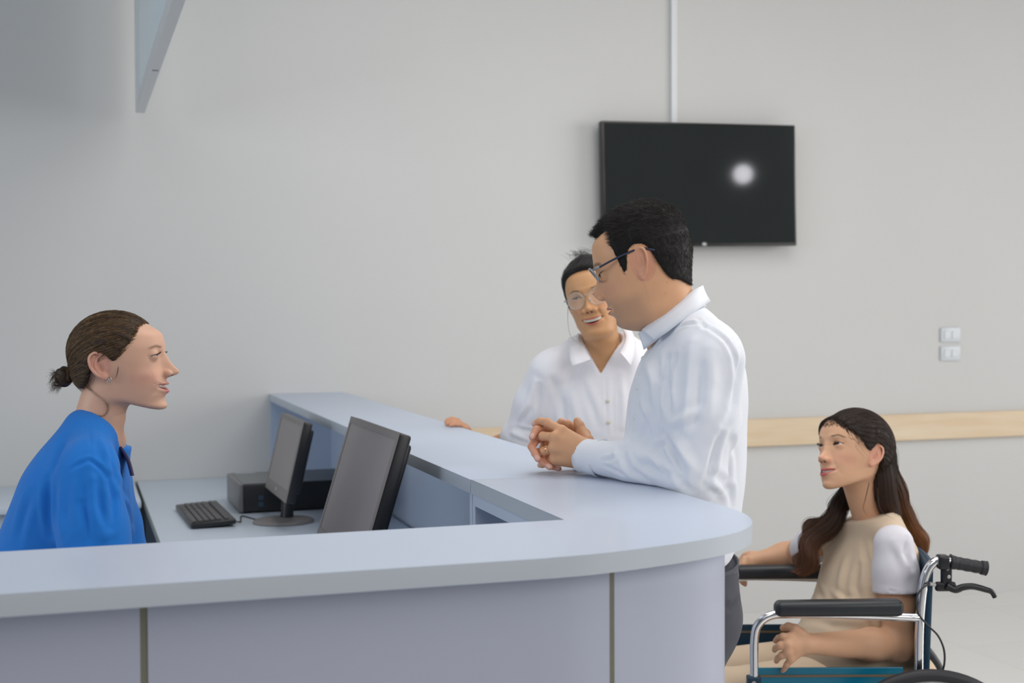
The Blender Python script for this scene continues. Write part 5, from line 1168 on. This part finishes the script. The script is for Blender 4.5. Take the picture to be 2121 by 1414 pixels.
# ------------------------------------------------------------------ the seated woman and her wheelchair
def build_seated():
    p = Person('woman with long dark brown hair and a beige and white top seated in the wheelchair', .98, 3.64)
    fr = Frame(C(1766, 946, 3.64), rot(16, 10, 118), 1.035)
    nb = fr.inv(C(1802, 1068, 3.685)[None])[0]
    q = dict(skin=(.68, .395, .245), rosy=(.68, .30, .22), lip=(.55, .13, .13), browc=(.035, .022, .018), bamt=.9, bth=.0021, barch=.0035, bz=.020, hu=.0030, hl=.0010, etilt=.12, lash=1.0, lashw=.0017, shadow=(.40, .16, .09),
             mz=-.061, mw=.028, mo=.007, mouthy=.078, ms=.009, ul=.0055, ll=.0078, lp=.007, jaw=((.072, -.106), (.0, -.066)), jk=.012, chin=.004, sulc=.003,
             Fb=[(-.125, .048), (-.106, .072), (-.096, .082), (-.085, .086), (-.06, .088), (-.04, .089), (-.02, .089), (0, .088), (.02, .090), (.035, .094), (.06, .095), (.085, .086), (.105, .066), (.13, .03)],
             Wd=[(-.125, .016), (-.106, .026), (-.092, .036), (-.075, .045), (-.055, .052), (-.03, .058), (-.01, .063), (.01, .066), (.03, .068), (.05, .069), (.07, .066), (.09, .058), (.13, .03)],
             Nz=[(-.046, 0), (-.040, .003), (-.036, .012), (-.032, .022), (-.027, .027), (-.019, .021), (-.009, .013), (.003, .008), (.013, .005), (.024, .002), (.036, 0)],
             neck=((0, -.018, -.03), tuple(nb), .047, .046), nkk=.02, ear=.92, earflare=24, apple=.003, naso=.0015, aly=.096, alx=.0125, alr=(.006, .0095, .007), ey=.076)
    H = make_head(q); parts = [head_mesh(H, fr, .0019, -.19)]
    skin = q['skin']
    O = C(1835, 1400, 3.68); N0 = C(1806, 1068, 3.68); A = norm(N0-O); Ls = np.linalg.norm(N0-O); a_ = math.radians(18)
    Fd = V(-math.cos(a_), -math.sin(a_), 0); Lx = norm(np.cross(Fd, V(0, 0, 1)))
    if np.cross(A, Lx)@Fd < 0: Lx = -Lx
    tab = [(-.06, .05, .165, .13), (.0, .055, .165, .155), (.06, .080, .160, .178), (.12, .086, .152, .176), (.18, .064, .146, .158), (.25, .034, .150, .132), (.31, .020, .160, .115), (.36, .008, .160, .092), (.40, -.002, .125, .072), (Ls-.01, -.002, .092, .067), (Ls+.03, 0, .070, .060), (Ls+.07, 0, .060, .054)]
    shN, elN, wrN = C(1852, 1135, 3.53), C(1862, 1335, 3.50), C(1672, 1333, 3.40)
    shF, elF, wrF = C(1690, 1125, 3.80), C(1640, 1180, 3.93), C(1562, 1163, 3.93)
    elF = C(1650, 1150, 3.96)
    def vest(P):
        t = loft(P, O, A, Lx, tab, 2.2, s0=-.05, s1=Ls+.05, k=.015)
        t = smin(t, cap(P, shN+V(-.0, .03, .03), C(1812, 1068, 3.66), .040, .030), .035); t = smin(t, cap(P, shF+V(.02, -.02, .03), C(1790, 1072, 3.72), .040, .030), .035)
        pa, pb, pc_ = C(1750, 1092, 3.62), C(1800, 1077, 3.60), C(1845, 1050, 3.68); pn = norm(np.cross(pb-pa, pc_-pa)); pn = pn if pn[2] > 0 else -pn; ct = smax(-((P-pa)@pn), cap(P, C(1806, 1120, 3.69), C(1796, 1000, 3.68), .115, .115), .006); t = smax(t, -ct, .003)+.0012*G(ct-.011, .0012)
        return t+.0014*vnoise(P, 30, 35)
    Vt, Fc = nets(vest, *aabb([O, N0, shN, shF], .17), .0046, 1.5); Vt = relax(Vt, Fc, 2, .4); Nn = vnormals(Vt, Fc); pk = Picker(Vt, Nn)
    beige = (.66, .52, .38)
    L_ = [(pk((1745, 1150), (1735, 1190), (1728, 1230)), .012, .005), (pk((1770, 1170), (1765, 1210), (1770, 1235)), .010, -.005), (pk((1690, 1190), (1685, 1215), (1700, 1235)), .008, -.006), (pk((1715, 1220), (1740, 1240), (1770, 1245)), .008, .005), (pk((1660, 1280), (1720, 1290), (1790, 1300)), .010, -.004), (pk((1800, 1290), (1812, 1315), (1815, 1335)), .007, -.007), (pk((1780, 1120), (1790, 1160), (1792, 1200)), .008, -.004)]
    Vt = folds(Vt, Nn, L_); p.add('vest', Vt, Fc, flatcol(len(Vt), beige), M_CLOTHV)
    for s_, e_, tgt in ((shN, elN, 1), (shF, elF, 0)):
        e2 = s_+(e_-s_)*(.46 if tgt else .50)
        def slv(P):
            rs = (.052, .057, .064) if tgt else (.044, .048, .052); d = chain(P, [s_+V(.0, .005, .01), s_+(e_-s_)*.25, e2], rs, .02); ax = norm(e_-s_); d = smax(d, (P-e2)@ax, .004)
            if tgt: d = smax(d, -(vest(P)+.0), .003) if False else d
            return d+.0012*vnoise(P, 40, 36)
        Vt, Fc = nets(slv, *aabb([s_, e2], .10), .0042, 1.4); Vt = relax(Vt, Fc, 1, .4)
        if tgt:
            Nn = vnormals(Vt, Fc); pk3 = Picker(Vt, Nn); Vt = folds(Vt, Nn, [(pk3((1885, 1110), (1880, 1140), (1895, 1170)), .008, -.006), (pk3((1798, 1209), (1840, 1220), (1888, 1232)), .003, -.002), (pk3((1850, 1120), (1870, 1150), (1880, 1190)), .010, .004)])
        p.add('sleeve', Vt, Fc, flatcol(len(Vt), (.72, .71, .77)), M_CLOTHV)
    # neck band
    if False: v, f = band([C(1748, 1080, 3.60), C(1775, 1082, 3.575), C(1803, 1070, 3.59), C(1825, 1056, 3.64)], [C(1746, 1088, 3.595), C(1774, 1090, 3.57), C(1806, 1077, 3.583), C(1830, 1062, 3.635)], .004); pass
    # lap: beige dress over the thighs
    hips = [V(O[0]-.02, O[1]-.09, .455), V(O[0]-.02, O[1]+.09, .455)]; kn = [V(.54, 3.53, .428), V(.54, 3.74, .425)]; an = [V(.40, 3.54, .16), V(.40, 3.73, .16)]
    def dress(P):
        d = smin(chain(P, [hips[0], kn[0]], [.085, .066]), chain(P, [hips[1], kn[1]], [.085, .066]), .05)
        for k_, a1 in zip(kn, an): d = smin(d, chain(P, [k_, a1+V(.05, 0, .12)], [.065, .058]), .03)
        d = smin(d, ell(P, O+V(-.03, 0, .0), (.17, .18, .10)), .05); return smax(d, .396-P[:, 2], .01)*(P[:, 0] > .60)+d*(P[:, 0] <= .60)+.0016*vnoise(P, 30, 37)
    Vt, Fc = nets(dress, *aabb(hips+kn+[an[0]+V(0, 0, .1), an[1]+V(0, 0, .1)], .14), .007, 1.5); Vt = relax(Vt, Fc, 2, .4); p.add('skirt', Vt, Fc, flatcol(len(Vt), beige), M_CLOTHV)
    for a1 in an:
        Vt, Fc = nets(lambda P: smax(ell(P-V(a1[0], a1[1], a1[2]), (-.05, 0, -.035), (.12, .042, .038)), (a1[2]-.06)-P[:, 2], .004), *aabb([a1+V(-.05, 0, -.03)], .14), .006, 1.4); p.add('shoe', Vt, Fc, flatcol(len(Vt), (.65, .62, .58)), M_CLOTHV)
    def inner(P):
        t = loft(P, O, A, Lx, [(r[0], r[1], max(r[2]-.016, .03), max(r[3]-.016, .03)) for r in tab], 2.2, s0=-.03, s1=Ls-.03)
        t = smin(t, cap(P, C(1808, 1085, 3.69), C(1798, 1050, 3.68), .048, .044), .02)
        for h_, k_, a1 in zip(hips, kn, an): t = smin(t, chain(P, [h_, k_, a1], [.068, .050, .036], .02), .02)
        return t
    Vt, Fc = nets(inner, *aabb([O, N0]+kn+an, .17), .008, 1.5); parts.append((Vt, Fc, flatcol(len(Vt), skin)))
    def mkarm(s_, e_, w_, mc, fg, th, h, pad):
        def fn(P):
            d = chain(P, [s_, s_+(e_-s_)*.55, e_, e_+(w_-e_)*.3, w_], [.038, .044, .040, .041, .026], .02)
            return smin(d, hand(P, w_, mc, fg, th, .0115, .028), .012)
        Vt, Fc = nets(fn, *aabb([s_, e_, w_]+mc+[x for g in fg for x in g]+th, pad), h, 1.3); Vt = relax(Vt, Fc, 1, .3); c = flatcol(len(Vt), skin)
        for g in fg:
            c = mix3(c, V(.66, .33, .24), .5*G(np.linalg.norm(Vt-g[0], axis=1), .008)+.5*G(np.linalg.norm(Vt-g[2], axis=1), .012))
        parts.append((Vt, Fc, c))
    # near hand spread on the belly (fingers pointing left, curling round)
    mc = [C(1637, 1318, 3.385), C(1631, 1334, 3.372), C(1632, 1350, 3.372), C(1638, 1365, 3.380)]
    fg = [[C(1622, 1318, 3.385), C(1612, 1321, 3.405), C(1606, 1327, 3.425)], [C(1617, 1337, 3.375), C(1607, 1341, 3.395), C(1604, 1346, 3.415)], [C(1620, 1357, 3.380), C(1611, 1363, 3.395), C(1608, 1369, 3.41)], [C(1630, 1376, 3.385), C(1625, 1384, 3.395), C(1621, 1389, 3.405)]]
    th = [C(1660, 1312, 3.40), C(1646, 1302, 3.40), C(1633, 1297, 3.41), C(1622, 1300, 3.42)]
    mkarm(shN, elN, wrN, mc, fg, th, .0028, .06)
    # far hand holding the front end of the other armrest
    mcF = [C(1543, 1158, 3.905), C(1541, 1168, 3.895), C(1540, 1179, 3.890), C(1541, 1189, 3.892)]
    fgF = [[C(1532, 1172, 3.90), C(1530, 1184, 3.905), C(1532, 1194, 3.912)], [C(1533, 1183, 3.885), C(1533, 1195, 3.892), C(1535, 1203, 3.90)], [C(1536, 1192, 3.882), C(1537, 1201, 3.89), C(1539, 1208, 3.898)], [C(1542, 1199, 3.885), C(1543, 1206, 3.892), C(1544, 1211, 3.898)]]
    thF = [C(1556, 1150, 3.94), C(1545, 1152, 3.955), C(1536, 1160, 3.96), C(1529, 1168, 3.96)]
    mkarm(shF, elF, wrF, mcF, fgF, thF, .0034, .06)
    v, f, c = merge(parts); p.add('body', v, f, c, M_SKIN)
    eyes_mesh(p, H, fr, (.025, .015, .012), (-.05, 1, .05))
    v, f, c = teeth_mesh(H, fr, -.0590, .0915, .020, .007); p.add('teeth', v, f, c, M_EYE)
    lash_mesh(p, H, fr, .0062, 40, 6)
    # hair ------------------------------------------------------------
    cr = ((0, -.016, .036), (.0815, .1080, .0975))
    yf = [(-.06, -.060), (-.02, -.040), (0, -.024), (.010, .016), (.022, .034), (.040, .048), (.055, .060), (.066, .070), (.076, .080), (.086, .094), (.10, .11)]
    zl = [(-.14, -.10), (-.06, -.10), (-.040, -.08), (-.032, -.02), (-.026, .012), (-.018, .030), (-.004, .028), (.006, .012), (.018, .006), (.03, .02), (.2, .03)]
    def hb(P): return np.minimum(smin(ell(P, *cr), cap(P, (0, -.045, .0), (0, -.062, -.13), .062, .055), .03), H['base'](P)-.004)
    def hair(P):
        x, y, z = P.T; d = hb(P); d = smax(d, (y-spl(z, yf)+.006*np.exp(-(x/.025)**2)-.014*(1-np.exp(-(x/.032)**4))*sstep(.03, .055, z))*.8, .006); d = smax(d, (spl(y, zl)-z)*.8, .006); d = smax(d, -H['earhull'](P), .002)
        a = np.arctan2(x, z-.02); return d+.0009*np.sin(a*38+2*np.sin(y*50))+.0006*vnoise(P, 140, 41)
    Vt, Fc = nets(hair, (-.1, -.14, -.15), (.1, .12, .15), .0026, 1.4); Nn = vnormals(Vt, Fc); rr = np.random.default_rng(31)
    dk, cop = V(.030, .019, .015), V(.26, .095, .025)
    hv, hf, hcx = fr.fwd(Vt), Fc, flatcol(len(Vt), dk*.7)
    # short lengths combed back over the cap
    n = 5200; ix = rr.integers(0, len(Vt), n); R0 = Vt[ix]; N1 = Nn[ix]; up = R0[:, 2] > -.01; comb = np.stack([np.zeros(n), np.where(up, -1.0, -.2), np.where(up, .1-.9*sstep(.02, -.09, R0[:, 1]), -1.0)], 1)
    comb[:, 2] += 1.4*sstep(.3, .8, N1[:, 1])
    comb = comb-N1*(comb*N1).sum(1)[:, None]; comb /= np.maximum(np.linalg.norm(comb, axis=1), 1e-6)[:, None]; tt = np.linspace(0, 1, 6)[None, :, None]; Ld = rr.uniform(.02, .045, (n, 1, 1))
    path = R0[:, None]+comb[:, None]*Ld*tt; 
    for _ in range(2):
        e = hb(path.reshape(-1, 3)).reshape(n, 6, 1); c0 = V(0, -.02, .0); dd = path-c0; dd /= np.linalg.norm(dd, axis=2, keepdims=True); path = path-dd*(e-.0012)*.9
    keep = (H['earhull'](path.reshape(-1, 3)).reshape(n, 6) > 0).all(1) & (R0[:, 2] > -.045); path = path[keep]; s1 = strands(None, fr.fwd(path.reshape(-1, 3)).reshape(-1, 6, 3), .0009, dk*rr.uniform(.4, 2.4, (len(path), 1)))
    ps = [(hv, hf, hcx), s1]
    def lock(guide, rad, n_, w_, col0, col1, amp, turns, phase=0, seed=0):
        """a bundle of hairs and a soft solid core following a wavy guide"""
        r_ = np.random.default_rng(seed); g = np.array(catmull(guide, 8)); k_ = len(g); t = np.linspace(0, 1, k_)
        tg = np.gradient(g, axis=0); tg /= np.linalg.norm(tg, axis=1)[:, None]; s_ = np.cross(tg, V(0, 1, .2)); s_ /= np.linalg.norm(s_, axis=1)[:, None]; b_ = np.cross(tg, s_)
        R_ = np.interp(t, np.linspace(0, 1, len(rad)), rad)
        a = r_.uniform(0, 2*PI, n_); q_ = np.sqrt(r_.random(n_)); wv = np.sin(t*turns*2*PI+phase)[None]*amp*t[None]**.7; wv2 = np.cos(t*turns*2*PI+phase)[None]*amp*t[None]**.7
        jit = r_.normal(size=(n_, 1))*.25
        X = (np.cos(a)*q_)[:, None]*R_[None]+wv+jit*amp*np.sin(t*turns*2*PI+phase+1)[None]; Y = (np.sin(a)*q_)[:, None]*R_[None]*.75+wv2
        pth = g[None]+X[..., None]*s_[None]+Y[..., None]*b_[None]
        cc = mix3(np.tile(col0, (k_, 1)), col1, sstep(.15, .95, t)); cc = cc[None]*r_.uniform(.4, 1.7, (n_, 1, 1))
        out = strands(None, pth, w_, cc, .35)
        m = 14; an_ = np.linspace(0, 2*PI, m, endpoint=False); core = g[:, None]+(np.cos(an_)[None, :, None]*(R_*.86)[:, None, None]+wv[0][:, None, None])*s_[:, None]+(np.sin(an_)[None, :, None]*(R_*.62)[:, None, None]+wv2[0][:, None, None])*b_[:, None]
        core += (np.sin(an_*5+1)[None, :, None]*.0012)*s_[:, None]
        F = [(i*m+j, i*m+(j+1) % m, (i+1)*m+(j+1) % m, (i+1)*m+j) for i in range(k_-1) for j in range(m)]
        c2 = np.repeat((mix3(np.tile(col0, (k_, 1)), col1, sstep(.15, .95, t)))*.55, m, axis=0)
        return [out, (core.reshape(-1, 3), np.array(F), c2)]
    brn = V(.085, .038, .020)
    # near side, falling behind the shoulder
    ps += lock([C(1815, 905, 3.65), C(1828, 950, 3.63), C(1835, 990, 3.61), C(1838, 1040, 3.62), C(1850, 1080, 3.66), C(1872, 1120, 3.72)], [.010, .026, .034, .034, .026, .014], 260, .0010, dk, brn, .006, 1.6, .5, 1)
    ps += lock([C(1815, 885, 3.68), C(1838, 940, 3.69), C(1845, 990, 3.70), C(1860, 1040, 3.71), C(1888, 1080, 3.72), C(1903, 1115, 3.73), C(1905, 1160, 3.74)], [.010, .028, .030, .027, .027, .025, .008], 260, .0010, dk, cop, .010, 2.2, 1.4, 2)
    ps += lock([C(1835, 930, 3.71), C(1852, 975, 3.72), C(1863, 1020, 3.73), C(1878, 1070, 3.74), C(1898, 1100, 3.74), C(1906, 1140, 3.75)], [.006, .018, .021, .020, .018, .008], 160, .0010, V(.10, .045, .02), cop, .010, 2.0, 2.6, 3)
    # far side, falling forward over the shoulder in waves
    ps += lock([C(1770, 985, 3.72), C(1748, 1030, 3.72), C(1733, 1068, 3.71), C(1700, 1098, 3.70), C(1682, 1130, 3.69), C(1668, 1165, 3.68), C(1655, 1192, 3.67)], [.022, .026, .032, .036, .034, .030, .012], 420, .0010, dk, V(.15, .068, .036), .012, 2.6, 0, 4)
    ps += lock([C(1765, 1000, 3.74), C(1742, 1050, 3.74), C(1712, 1078, 3.73), C(1684, 1098, 3.73), C(1672, 1125, 3.72), C(1664, 1160, 3.72), C(1650, 1190, 3.71)], [.018, .024, .028, .026, .022, .020, .008], 260, .0010, dk, V(.17, .078, .04), .016, 2.8, 1.8, 5)
    # loose thin hairs at the neck and cheek
    for gd, sd in (([C(1800, 1000, 3.56), C(1793, 1030, 3.555), C(1788, 1052, 3.56), C(1797, 1068, 3.57)], 6), ([C(1818, 1010, 3.57), C(1822, 1050, 3.56), C(1836, 1066, 3.56), C(1855, 1073, 3.57)], 7), ([C(1790, 925, 3.575), C(1783, 935, 3.57), C(1786, 945, 3.57)], 8)):
        g = np.array(catmull(gd, 6)); k_ = len(g); pth = g[None]+np.random.default_rng(sd).normal(size=(7, 1, 3))*.0012*np.linspace(.6, 1.4, k_)[None, :, None]; ps.append(strands(None, pth, .0005, flatcol(7, dk*1.6)))
    v, f, c = merge(ps); p.add('hair', v, f, c, M_HAIR)
    return p

def build_wheelchair():
    b0 = V(.84, 3.62, 0); w = _r*b0[0]+V(math.sin(YAW), math.cos(YAW), 0)*b0[1]
    t = thing('wheelchair', 'chrome framed wheelchair with black armrests and teal side panels carrying the seated woman', 'wheelchair', (w[0], w[1], 0), -YAW)
    def put(nm, bm, m, parent=None, smooth=True):
        for v in bm.verts: v.co = v.co-Vector(b0)
        o = obj(nm, bm, m, parent or t, smooth)
        if smooth: smooth_angle(o, 45)
        return o
    zo = lambda px, py, d: tuple(C(px, py, d))
    for side, d in ((0, 3.395), (1, 3.865)):
        dd = d-3.395
        def S(px, py, dx=0.0):                       # near-side pixel -> same place on this side of the chair
            c = C(px, py, 3.395); return (c[0]-.024*side, c[1]+dd+dx, c[2])
        bm = bmesh.new(); tube(bm, catmull([S(1562, 1414)[:2]+(.30,), S(1562, 1395), S(1563, 1320), S(1572, 1291), S(1597, 1274), S(1640, 1271), S(1760, 1273), S(1903, 1279)], 6), .0112, 16); put('arm_tube', bm, M_CHROME)
        bm = bmesh.new(); tube(bm, catmull([S(1902, 1414)[:2]+(.30,), S(1903, 1400), S(1905, 1290), S(1912, 1215), S(1922, 1180), S(1938, 1163), S(1962, 1162), S(1972, 1163)], 6), .0118, 16); put('back_post', bm, M_CHROME)
        # armrest pad
        a, b = np.array(S(1604, 1255)), np.array(S(1868, 1260)); bm = bmesh.new(); bx(bm, (a[0], a[1]-.026, min(a[2], b[2])-.017), (b[0], a[1]+.026, a[2]+.017), .014, 4)
        for v in bm.verts:                            # shallow slope of the front
            if v.co.z > a[2] and v.co.x < a[0]+.03: v.co.z -= .006*(1-(v.co.x-a[0])/.03)
        put('armrest_pad', bm, M_LEATHER)
        # handle grip with finger grooves
        h0, h1 = np.array(S(1966, 1163)), np.array(S(2044, 1177)); n = 60; pts = [tuple(h0+(h1-h0)*i/(n-1)) for i in range(n)]
        rad = [.0178+(.0004*math.sin(i*1.9)) + (.002 if i in (0, 1, n-1, n-2) else 0) - (.0015 if 10 < i < 50 else 0)+.0005*math.sin(i*.5) for i in range(n)]; rad[0] = .0135; rad[-1] = .011
        bm = bmesh.new(); tube(bm, pts, rad, 20); gp = put('hand_grip', bm, M_RUBBER)
        bm = bmesh.new(); c = S(1952, 1163); bx(bm, (c[0]-.014, c[1]-.020, c[2]-.018), (c[0]+.014, c[1]+.016, c[2]+.018), .006, 3); br = S(1957, 1195)
        bx(bm, (br[0]-.011, br[1]-.012, br[2]-.035), (br[0]+.016, br[1]+.006, br[2]+.03), .006, 3); br2 = S(1946, 1212); bx(bm, (br2[0]-.012, br2[1]-.012, br2[2]-.014), (br2[0]+.040, br2[1]+.006, br2[2]+.010), .006, 3); bk = put('brake_bracket', bm, M_BLACKP)
        for s_ in ((1959, 1175), (1962, 1192)):
            c = S(*s_); bm = bmesh.new(); lathe(bm, [(.001, 0), (.0045, 0), (.0045, .002), (.001, .003)], seg=14, M=Matrix.Translation((c[0], c[1]-.012-.004*0, c[2])) @ Matrix.Rotation(PI/2, 4, 'X')); put('bolt', bm, M_SILVER, bk)
        bm = bmesh.new(); lv = catmull([S(1958, 1210, -.01), S(1975, 1218, -.014), S(1990, 1213, -.016), S(2010, 1211, -.018), S(2035, 1217, -.02), S(2048, 1222, -.02), S(2055, 1233, -.02)], 6); m = len(lv)
        tube(bm, lv, [.0105-.0045*i/m for i in range(m)], 12); put('brake_lever', bm, M_BLACKP)
        bm = bmesh.new(); tube(bm, [S(1934, 1209, -.012), S(1922, 1206, -.014)], .005, 10); put('cable_ferrule', bm, M_SILVER, bk)
        bm = bmesh.new(); tube(bm, catmull([S(1924, 1206, -.014), S(1904, 1212, -.03), S(1890, 1232, -.035), S(1893, 1262, -.035), S(1912, 1287, -.033), S(1935, 1310, -.03), S(1948, 1340, -.028), S(1948, 1372, -.028), S(1938, 1398, -.026), S(1930, 1414, -.024)[:2]+(.49,)], 8), .0026, 8); put('brake_cable', bm, M_RUBBER)
        # side guard panel, clamp, lower rails
        x0, x1 = S(1567, 1400)[0], S(1900, 1400)[0]; yg = d+.018
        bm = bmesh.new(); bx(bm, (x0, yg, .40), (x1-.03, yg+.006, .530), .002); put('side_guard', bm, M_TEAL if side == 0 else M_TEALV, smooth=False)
        bm = bmesh.new(); bx(bm, (x0, yg-.002, .506), (x1-.03, yg+.008, .512)); put('guard_stripe', bm, mat('tan_stripe', (.16, .12, .075), .6, noise=.1), smooth=False)
        bm = bmesh.new(); c = S(1562, 1406); bx(bm, (c[0]-.018, c[1]-.016, .49), (c[0]+.016, c[1]+.016, c[2]+.008), .003); cl = put('clamp', bm, M_TEALV, smooth=False)
        bm = bmesh.new(); lathe(bm, [(.001, 0), (.006, 0), (.006, .003), (.001, .004)], seg=14, M=Matrix.Translation((c[0]-.004, c[1]-.0165, c[2]-.006)) @ Matrix.Rotation(PI/2, 4, 'X')); put('bolt', bm, M_SILVER, cl)
        bm = bmesh.new(); tube(bm, catmull([(x1, d, .395), (x0, d, .395), (x0-.05, d, .39), (x0-.09, d, .34), (x0-.16, d, .14)], 6), .0112, 14); put('frame_tube', bm, M_CHROME)
        bm = bmesh.new(); tube(bm, [(x1, d, .30), (x1, d, .20), (x0+.02, d, .20), (x0+.02, d, .32)], .0112, 14); put('frame_tube', bm, M_CHROME)
        bm = bmesh.new(); bx(bm, (x0-.26, d+(.03 if side == 0 else -.19), .085), (x0-.13, d+(.19 if side == 0 else -.03), .097), .003); put('footplate', bm, M_BLACKP, smooth=False)
        # big wheel
        out = -.055 if side == 0 else .055; R = .268; cx, cy, cz = S(1913, 1400)[0], d+out, R+.006
        Mw = Matrix.Translation((cx, cy, cz)) @ Matrix.Rotation(PI/2, 4, 'X')
        bm = bmesh.new(); tube(bm, [tuple(Mw @ Vector((math.cos(a)*(R-.012), math.sin(a)*(R-.012), 0))) for a in np.linspace(0, 2*PI, 72, endpoint=False)], .0155, 12, closed=True); wh = put('tyre', bm, M_RUBBER)
        bm = bmesh.new(); tube(bm, [tuple(Mw @ Vector((math.cos(a)*(R-.032), math.sin(a)*(R-.032), 0))) for a in np.linspace(0, 2*PI, 60, endpoint=False)], .009, 8, closed=True); put('rim', bm, M_SILVER, wh)
        bm = bmesh.new(); lathe(bm, [(.02, -.03), (.026, -.02), (.026, .02), (.02, .03)], seg=20, M=Mw); put('hub', bm, M_BLACKP, wh)
        for i in range(18):
            a = 2*PI*i/18; bm = bmesh.new(); tube(bm, [tuple(Mw @ Vector((math.cos(a)*.022, math.sin(a)*.022, .01*(-1)**i))), tuple(Mw @ Vector((math.cos(a+.12*(-1)**i)*(R-.035), math.sin(a+.12*(-1)**i)*(R-.035), 0)))], .0012, 5); put('spoke', bm, M_SILVER, wh)
        bm = bmesh.new(); o2 = .028 if side == 0 else -.028; tube(bm, [tuple(Mw @ Vector((math.cos(a)*(R-.045), math.sin(a)*(R-.045), o2))) for a in np.linspace(0, 2*PI, 60, endpoint=False)], .008, 10, closed=True); put('push_rim', bm, M_CHROME, wh)
        # caster
        c3 = (x0-.02, d, .09); bm = bmesh.new(); lathe(bm, [(.05, -.013), (.088, -.013), (.09, -.006), (.09, .006), (.088, .013), (.05, .013)], seg=30, M=Matrix.Translation(c3) @ Matrix.Rotation(PI/2, 4, 'X')); cs = put('caster_wheel', bm, M_RUBBER)
        bm = bmesh.new(); tube(bm, [(c3[0]+.02, d-.022, .09), (c3[0]+.03, d-.022, .19), (c3[0]+.03, d+.022, .19), (c3[0]+.02, d+.022, .09)], .006, 8); put('fork', bm, M_CHROME, cs)
    xb = C(1912, 1300, 3.395)[0]; xf = C(1562, 1300, 3.395)[0]
    # backrest sling between the posts, slightly hollow
    g = []; nz, ny = 10, 14
    for i in range(nz):
        z = .44+(.80-.44)*i/(nz-1)
        for j in range(ny):
            v_ = j/(ny-1); yy = 3.395+.47*v_; g.append((xb+.012*(i/(nz-1))+.034*math.sin(PI*v_)*1.0+.0, yy, z))
    g = np.array(g); F = [(i*ny+j, i*ny+j+1, (i+1)*ny+j+1, (i+1)*ny+j) for i in range(nz-1) for j in range(ny-1)]
    G2 = np.concatenate([g, g+V(.014, 0, 0)]); N = len(g); F2 = F+[tuple(x+N for x in q[::-1]) for q in F]
    for j in range(ny-1): F2 += [(j, j+N, j+1+N, j+1), ((nz-1)*ny+j, (nz-1)*ny+j+1, (nz-1)*ny+j+1+N, (nz-1)*ny+j+N)]
    for i in range(nz-1): F2 += [(i*ny, (i+1)*ny, (i+1)*ny+N, i*ny+N), (i*ny+ny-1, i*ny+ny-1+N, (i+1)*ny+ny-1+N, (i+1)*ny+ny-1)]
    me = pymesh('backrest', G2-b0, np.array(F2)); link('backrest', me, M_TEALV, t)
    bm = bmesh.new(); bx(bm, (xf+.01, 3.41, .362), (xb-.0, 3.85, .394), .012, 3); put('seat', bm, M_TEALV)
    for s_ in (0, 1):
        bm = bmesh.new(); ya, yb = (3.40, 3.86) if s_ == 0 else (3.86, 3.40); tube(bm, [(xf+.12+.06*s_, ya, .20), (xf+.12+.06*s_, yb, .385)], .010, 10); put('cross_brace', bm, M_CHROME)
    bm = bmesh.new(); 
    return t
build_man(); build_nurse(); build_elder(); build_seated(); build_wheelchair()
